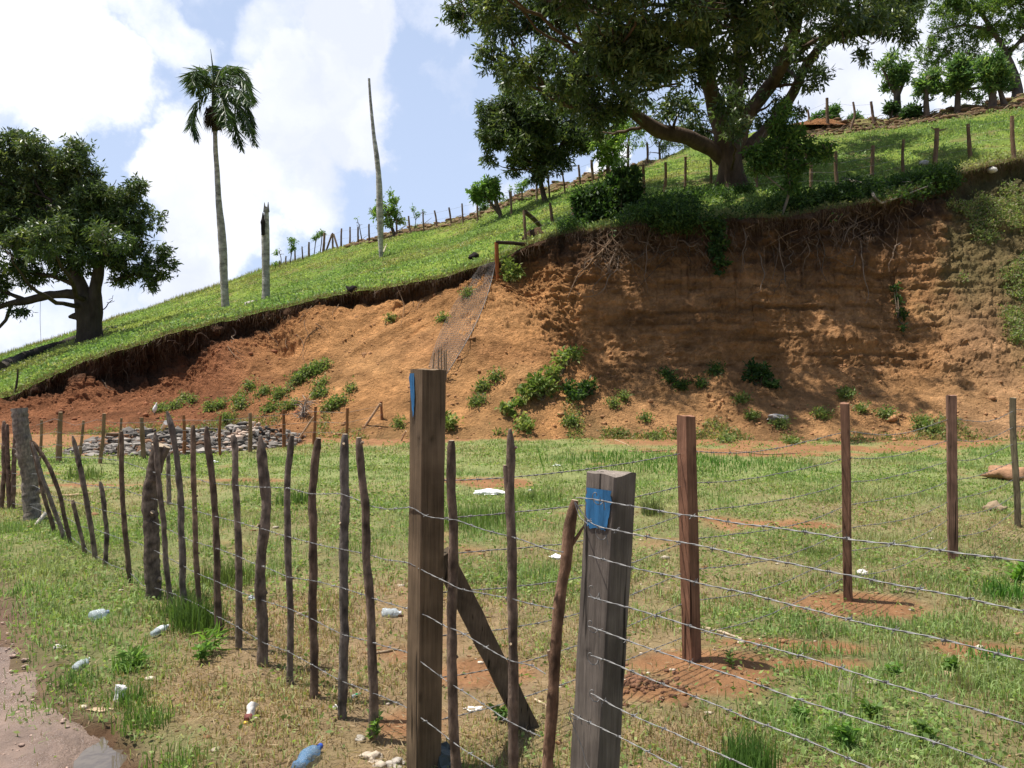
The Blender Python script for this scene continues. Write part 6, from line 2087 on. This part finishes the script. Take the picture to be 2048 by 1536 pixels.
def tuft(name, px, py, n, h, w_, col, label, spread=.05, group=None, lean=.5, cat='grass'):
    g0 = fnF(px, py)
    P = g0 + np.clip(R.normal(0, spread * .85, (n, 3)), -1.5 * spread, 1.5 * spread) * [1, 1, 0] - [0, 0, .005]
    if spread >= .18:
        mb = MB()
        blades(mb, P, R.uniform(.3, 1, n) * h, w_, np.array(col) * R.uniform(.6, 1.5, (n, 1)), lean=lean, seg=2)
        tag(mb.build('grass_patch', M['grass'], origin=g0), label, cat, None, 'stuff')
        return
    mb = MB()
    blades(mb, P, R.uniform(.4, 1, n) * h, w_, np.array(col) * R.uniform(.6, 1.35, (n, 1)), lean=lean, seg=2)
    tag(mb.build(name, M['grass'], origin=g0), label, cat, group)


TU = 'taller grass tufts'
for (x, y, n, h, w_, sp, c, lb, ln) in [
    (395, 1262, 420, .26, .005, .09, (.10, .17, .04), 'dense dark green grass tuft at the stick feet right of the forked trunk post', .35),
    (360, 1240, 260, .2, .005, .08, (.12, .19, .05), 'grass tuft close to the foot of the forked trunk post', .4),
    (1500, 1540, 420, .2, .004, .06, (.10, .19, .045), 'upright fine grass tuft at the bottom edge right of the short grey post', .25),
    (1470, 1560, 260, .17, .004, .06, (.12, .21, .05), 'smaller fine grass tuft left of the upright one at the bottom edge', .3),
    (1305, 1030, 220, .22, .006, .07, (.17, .20, .08), 'olive grass tuft in the field right behind the short grey post', .35),
    (1070, 1000, 200, .2, .008, .2, (.15, .21, .06), 'loose tall grass in the middle of the field', .3),
    (940, 1050, 700, .22, .007, .3, (.14, .21, .055), 'tall grass patch behind the stick right of the tallest post', .3),
    (590, 1010, 260, .22, .008, .12, (.12, .2, .05), 'grass tuft behind the wavy stick', .35),
    (450, 1170, 300, .24, .006, .12, (.15, .2, .06), 'grass tuft behind the pale topped stick', .35),
    (170, 960, 180, .24, .01, .12, (.14, .2, .06), 'grass tuft near the low curved stick', .35),
    (260, 1345, 120, .13, .006, .05, (.16, .28, .06), 'bright grass tuft in front of the stick fence at lower left', .8),
    (260, 1410, 170, .13, .004, .06, (.12, .22, .05), 'grass tuft beside the white cup at the puddle', .5),
    (290, 1455, 200, .13, .004, .07, (.13, .22, .05), 'grass tuft right of the puddle', .5),
    (150, 1370, 130, .11, .004, .07, (.11, .19, .05), 'grass tuft at the edge of the road', .5),
    (350, 1530, 200, .11, .004, .08, (.15, .25, .06), 'bright weeds at the bottom edge left of the blue bottle', .6),
    (1440, 930, 700, .12, .012, .8, (.10, .22, .04), 'lush green grass strip near the bank foot', .3),
    (1250, 925, 900, .12, .012, .9, (.11, .22, .045), 'second lush grass strip near the bank foot', .3),
    (1640, 1110, 160, .12, .006, .1, (.16, .2, .06), 'sparse tuft between two reddish posts', .4),
    (2010, 1190, 220, .16, .009, .1, (.10, .22, .04), 'leafy green tuft at the right picture edge', .6),
    (1990, 1310, 160, .1, .008, .1, (.12, .24, .05), 'low green tuft lower right', .7),
    (1690, 1395, 30, .16, .003, .03, (.6, .52, .4), 'dry pale dead stalks standing in the lower right', .35),
    (1930, 1375, 60, .13, .0025, .03, (.24, .2, .1), 'thin brown stalk tuft at lower right', .3)]:
    tuft('grass_tuft', x, y, n, h, w_, c, lb, sp, TU, ln)


def leafy(px, py, h, n, L, W, label, col=(.15, .27, .06), name='broad_weed'):
    g0 = fnF(px, py)
    e = thing(name, g0, label, 'weed', 'broad leaved weeds')
    st, lf = MB(), MB()
    for _ in range(max(3, n // 8)):
        a = R.uniform(0, 6.28)
        q = g0 + np.array([math.cos(a) * h * .35, math.sin(a) * h * .35, h * R.uniform(.6, 1)])
        pth = [g0, (g0 + q) / 2 + [0, 0, h * .1], q]
        tube(st, pth, [.003, .0025, .001], 4, 8, (.12, .17, .05), cap=False)
        pp = resample(np.array(pth), 9)[2:]
        for r_ in range(2):
            m_ = len(pp)
            leaves(lf, pp, unit(R.normal(size=(m_, 3)) * [1, 1, .3] + [0, 0, .35]), L * R.uniform(.6, 1.2, m_), W, np.array(col) * R.uniform(.7, 1.3, (m_, 1)), fold=.2)
    st.build('stem', M['softleaf'], e)
    lf.build('foliage', M['softleaf'], e)


leafy(402, 1330, .11, 40, .05, .02, 'leafy weed left of the stick row with round leaves')
leafy(425, 1310, .15, 34, .11, .014, 'spiky long leaved weed beside the third stick foot', (.17, .3, .06))
leafy(268, 1342, .10, 40, .09, .014, 'bright arching weed in front of the fence at left', (.18, .3, .07))
leafy(745, 1478, .10, 40, .035, .02, 'small leafy weed at the foot of the leaning stick next to the tallest post', (.16, .26, .07))
leafy(1460, 1345, .08, 24, .035, .01, 'tiny seedling in the bare soil before the first reddish post', (.13, .2, .06))
leafy(1790, 1350, .07, 34, .04, .02, 'light green weed in the lower right field')
leafy(1690, 1490, .10, 50, .05, .022, 'green leafy weed at the bottom right', (.14, .26, .06))
leafy(1600, 1440, .07, 40, .04, .02, 'spreading weed right of the fine grass tuft', (.14, .25, .06))
leafy(1745, 1430, .07, 50, .04, .02, 'wide low weed left of the bottom right corner', (.13, .22, .05))
leafy(1900, 1340, .07, 50, .04, .022, 'spreading green weed before the right fence', (.13, .23, .05))
leafy(1850, 1480, .08, 50, .045, .02, 'low weed at the lower right corner', (.15, .24, .06))
leafy(2030, 1170, .2, 60, .06, .03, 'tall yellow green weed at the right edge', (.16, .3, .05))
leafy(1110, 1250, .07, 40, .03, .016, 'weed behind the reddish bent stick', (.14, .24, .06))
leafy(1000, 1440, .07, 24, .04, .02, 'dark weed behind the straight stick', (.09, .16, .045))


# ------------------------------------------------------------------ litter
def bottle(label, a, b_, r, mat, capcol, crush=.25, seed=0, zoff=.0, labelband=None):
    A, B = fnF(*a), fnF(*b_)
    A[2] += r * .75 + zoff
    B[2] += r * .7 + zoff
    B = A + (B - A) * .88
    r = r * .85
    L = np.linalg.norm(B - A)
    u = unit(B - A)
    e = thing('plastic_bottle', A, label, 'bottle', 'littered plastic bottles')
    prof = [(0, .3), (.01, .8), (.05, 1), (.3, .98), (.33, .93), (.36, 1), (.6, .97), (.72, .95), (.82, .62), (.9, .36), (.93, .36)]
    mb = MB()
    pth = np.array([A + u * L * t_ for t_, _ in prof])
    pr = resample(np.c_[pth, [r * q for _, q in prof]], 40)
    tube(mb, pr[:, :3], pr[:, 3], 16, None, (.5, .6, .7), lump=crush, lf=22, seed=seed)
    mb.build('bottle_body', M[mat], e)
    mb = MB()
    tube(mb, [A + u * L * .925, A + u * L], r * .42, 10, None, capcol)
    mb.build('cap', M['plastic'], e)
    if labelband:
        mb = MB()
        tube(mb, [A + u * L * .38, A + u * L * .62], r * 1.05, 14, 6, labelband, lump=crush * .6, lf=22, seed=seed, cap=False)
        mb.build('wrapper', M['plastic'], e)


bottle('large crushed clear blue bottle at the bottom edge left of the tallest post', (592, 1545), (648, 1496), .034, 'bottle_blue', (.03, .08, .4), .35, 3)
bottle('clear bottle with a blue band lying left of the forked trunk post', (180, 1248), (222, 1236), .036, 'bottle_clear', (.25, .3, .5), .15, 4, .01)
bottle('slim white bottle in the grass left of the stick row', (303, 1282), (341, 1262), .022, 'bottle_clear', (.8, .8, .8), .3, 5, .01, (.75, .8, .78))
bottle('crumpled clear bottle just left of the tallest post', (763, 1236), (808, 1236), .033, 'bottle_clear', (.7, .7, .75), .4, 6)
bottle('half hidden bottle in the grass nearest the road', (148, 1345), (182, 1322), .022, 'bottle_clear', (.7, .75, .7), .4, 7)
bottle('green plastic bottle neck left of the tallest post', (703, 1396), (724, 1388), .010, 'bottle_clear', (.03, .3, .1), .3, 8, 0, (.03, .3, .1))
e = thing('plastic_cup', fnF(236, 1405), 'white squashed plastic cup standing by the puddle', 'cup')
mb = MB()
c = fnF(236, 1405)
tube(mb, [c - [0, 0, .01], c + [.012, .02, .06]], [.022, .029], 14, 10, (.78, .75, .75), lump=.6, lf=30, cap=True)
mb.build('cup_body', M['plastic'], e)
c = fnF(497, 1440)
e = thing('food_pot', c, 'white pot with dark and yellow scraps in front of the stick fence', 'pot')
mb = MB()
tube(mb, [c + [0, .01, .01], c + [.012, .05, .055]], [.024, .02], 12, 8, (.8, .75, .7), lump=.6, lf=30)
mb.build('pot_body', M['plastic'], e)
mb = MB()
rock(mb, c + [.002, -.012, .02], .02, 3, 2, (1, 1, .8), col=(.2, .07, .06))
rock(mb, c + [.0, -.035, .006], .010, 5, 1, (1.2, 1, .8), col=(.75, .5, .05))
mb.build('food_scraps', M['rock'], e)
for (x, y, sx, sy, sz, lb, c, nm) in [
    (984, 985, .17, .12, .05, 'large white plastic sheet lying in the middle of the field', (.9, .9, .9), 'plastic_sheet'),
    (1112, 1117, .05, .04, .035, 'white scrap beside the reddish bent stick top', (.9, .9, .9), 'plastic_scrap'),
    (1114, 932, .05, .03, .03, 'small white scrap right of the plastic sheet in the far field', (.85, .85, .85), 'plastic_scrap'),
    (1061, 977, .025, .02, .02, 'tiny white scrap right next to the large plastic sheet', (.85, .85, .8), 'plastic_scrap'),
    (1722, 1148, .045, .035, .03, 'crumpled pale paper behind the second reddish post', (.7, .66, .62), 'paper_scrap'),
    (430, 925, .04, .03, .05, 'white scrap standing in the grass before the rubble', (.85, .85, .85), 'plastic_scrap'),
    (504, 1200, .02, .02, .03, 'small clear scrap behind the thickest crooked stick', (.6, .68, .75), 'plastic_scrap'),
    (945, 1418, .035, .02, .012, 'torn white paper behind the stick right of the tallest post', (.78, .74, .68), 'paper_scrap'),
    (45, 1347, .03, .02, .008, 'pale scrap on the edge of the road', (.7, .62, .55), 'paper_scrap'),
    (118, 1300, .03, .02, .015, 'crumpled grey scrap in the grass by the road', (.55, .5, .48), 'paper_scrap'),
    (200, 1422, .05, .02, .012, 'tan cardboard scrap at the puddle edge', (.5, .36, .24), 'cardboard_scrap'),
    (132, 1466, .015, .015, .01, 'small white chip at the road edge', (.75, .7, .66), 'stone_chip'),
    (672, 1418, .012, .012, .015, 'tiny white scrap at the foot of the spotted straight stick', (.8, .75, .7), 'paper_scrap'),
    (1555, 838, .22, .12, .11, 'pale grey slab fragment at the foot of the shaded talus', (.5, .46, .42), 'slab_fragment')]:
    f = fnF(x, y) if y > 865 else on_face(x, y)
    mb = MB()
    v, fc = rock_verts((0, 0, 0), 1, x, 3, (1, 1, 1), .5)
    v = v * np.array([sx, sy, sz * .6]) + f + [0, 0, sz * .3]
    mb.add(v, tris=fc, col=c)
    tag(mb.build(nm, M['plastic'] if 'plastic' in nm or 'paper' in nm else M['rock'], origin=f, smooth=False), lb, 'litter' if 'slab' not in nm and 'stone' not in nm else 'stone', None)
# dark plastic bag at the foot of the tallest post
f = fnF(898, 1530)
mb = MB()
v, fc = rock_verts((0, 0, 0), 1, 77, 3, (1, 1, 1), .8)
mb.add(v * np.array([.045, .04, .045]) + f + [0, 0, .03], tris=fc, col=(.06, .08, .08))
tag(mb.build('plastic_bag', M['plastic'], origin=f, smooth=False), 'crumpled dark grey green bag behind the foot of the tallest post', 'bag')
for (x, y, r, c, lb) in [(748, 1515, .035, (.55, .46, .35), 'angular pale stone left of the tallest post foot'), (792, 1524, .035, (.45, .40, .34), 'flat pale stone touching the tallest post foot'), (722, 1478, .022, (.38, .34, .28), 'grey stone beside the small weed near the tallest post'),
                         (1237, 866, .22, (.30, .20, .12), 'brown boulder at the foot of the shaded bank'), (1428, 873, .16, (.28, .2, .13), 'low brown stone left of the pale slab fragment'), (2022, 955, .24, (.34, .19, .11), 'large reddish boulder behind the thin split post at right'),
                         (1902, 1345, .03, (.45, .3, .2), 'small reddish stone lower right'), (1985, 1020, .10, (.3, .22, .14), 'half buried stone in front of the large reddish boulder')]:
    f = fnF(x, max(y, 872)) if y > 860 else on_face(x, y)
    mb = MB()
    rock(mb, f + [0, 0, r * .2], r, x, 3, (1.15, .9, .62), col=c, rough=.55)
    tag(mb.build('stone', M['rock'], origin=f), lb, 'stone', 'stones in the field')
for (pts, r, c, lb) in [([(592, 1236), (630, 1226), (668, 1222)], .011, (.33, .25, .17), 'broken branch lying behind the dark stick with bent top'),
                        ([(1405, 1258), (1440, 1266), (1484, 1285)], .009, (.5, .4, .28), 'pale peeled stick lying right of the first reddish post'),
                        ([(1784, 1188), (1806, 1189), (1830, 1192)], .011, (.28, .22, .16), 'short dark stick behind the soil patch of the second reddish post'),
                        ([(950, 1240), (968, 1241), (988, 1238)], .006, (.24, .17, .11), 'small dark twig right of the diagonal brace'),
                        ([(752, 1310), (775, 1306), (800, 1300)], .007, (.36, .27, .18), 'twig left of the tallest post'),
                        ([(120, 998), (160, 996), (215, 985)], .016, (.42, .3, .18), 'pale bent branch lying across the left field'),
                        ([(1250, 905), (1290, 908), (1350, 904)], .012, (.34, .22, .14), 'thin branch lying near the bank foot'),
                        ([(1230, 882), (1245, 888), (1260, 896)], .012, (.45, .33, .2), 'curved pale twig below the brown boulder'),
                        ([(1665, 1195), (1680, 1188), (1700, 1200)], .006, (.1, .08, .06), 'dark twig at the foot of the second reddish post'),
                        ([(1070, 1400), (1085, 1412), (1100, 1420)], .007, (.5, .38, .27), 'pale wood chip behind the reddish bent stick'),
                        ([(1470, 905), (1530, 912), (1600, 906)], .01, (.3, .2, .13), 'thin root lying on bare soil at the bank foot')]:
    P = [fnF(*q) + [0, 0, r * .8] for q in pts]
    mb = MB()
    tube(mb, P, [r, r * 1.1, r * .6], 7, 14, c, lump=.25, lf=20, colvar=.3)
    tag(mb.build('fallen_stick', M['stick'], origin=P[0]), lb, 'stick', 'sticks lying in the field')

for o_ in list(SC.objects):
    if '_w' in o_:
        del o_['_w']
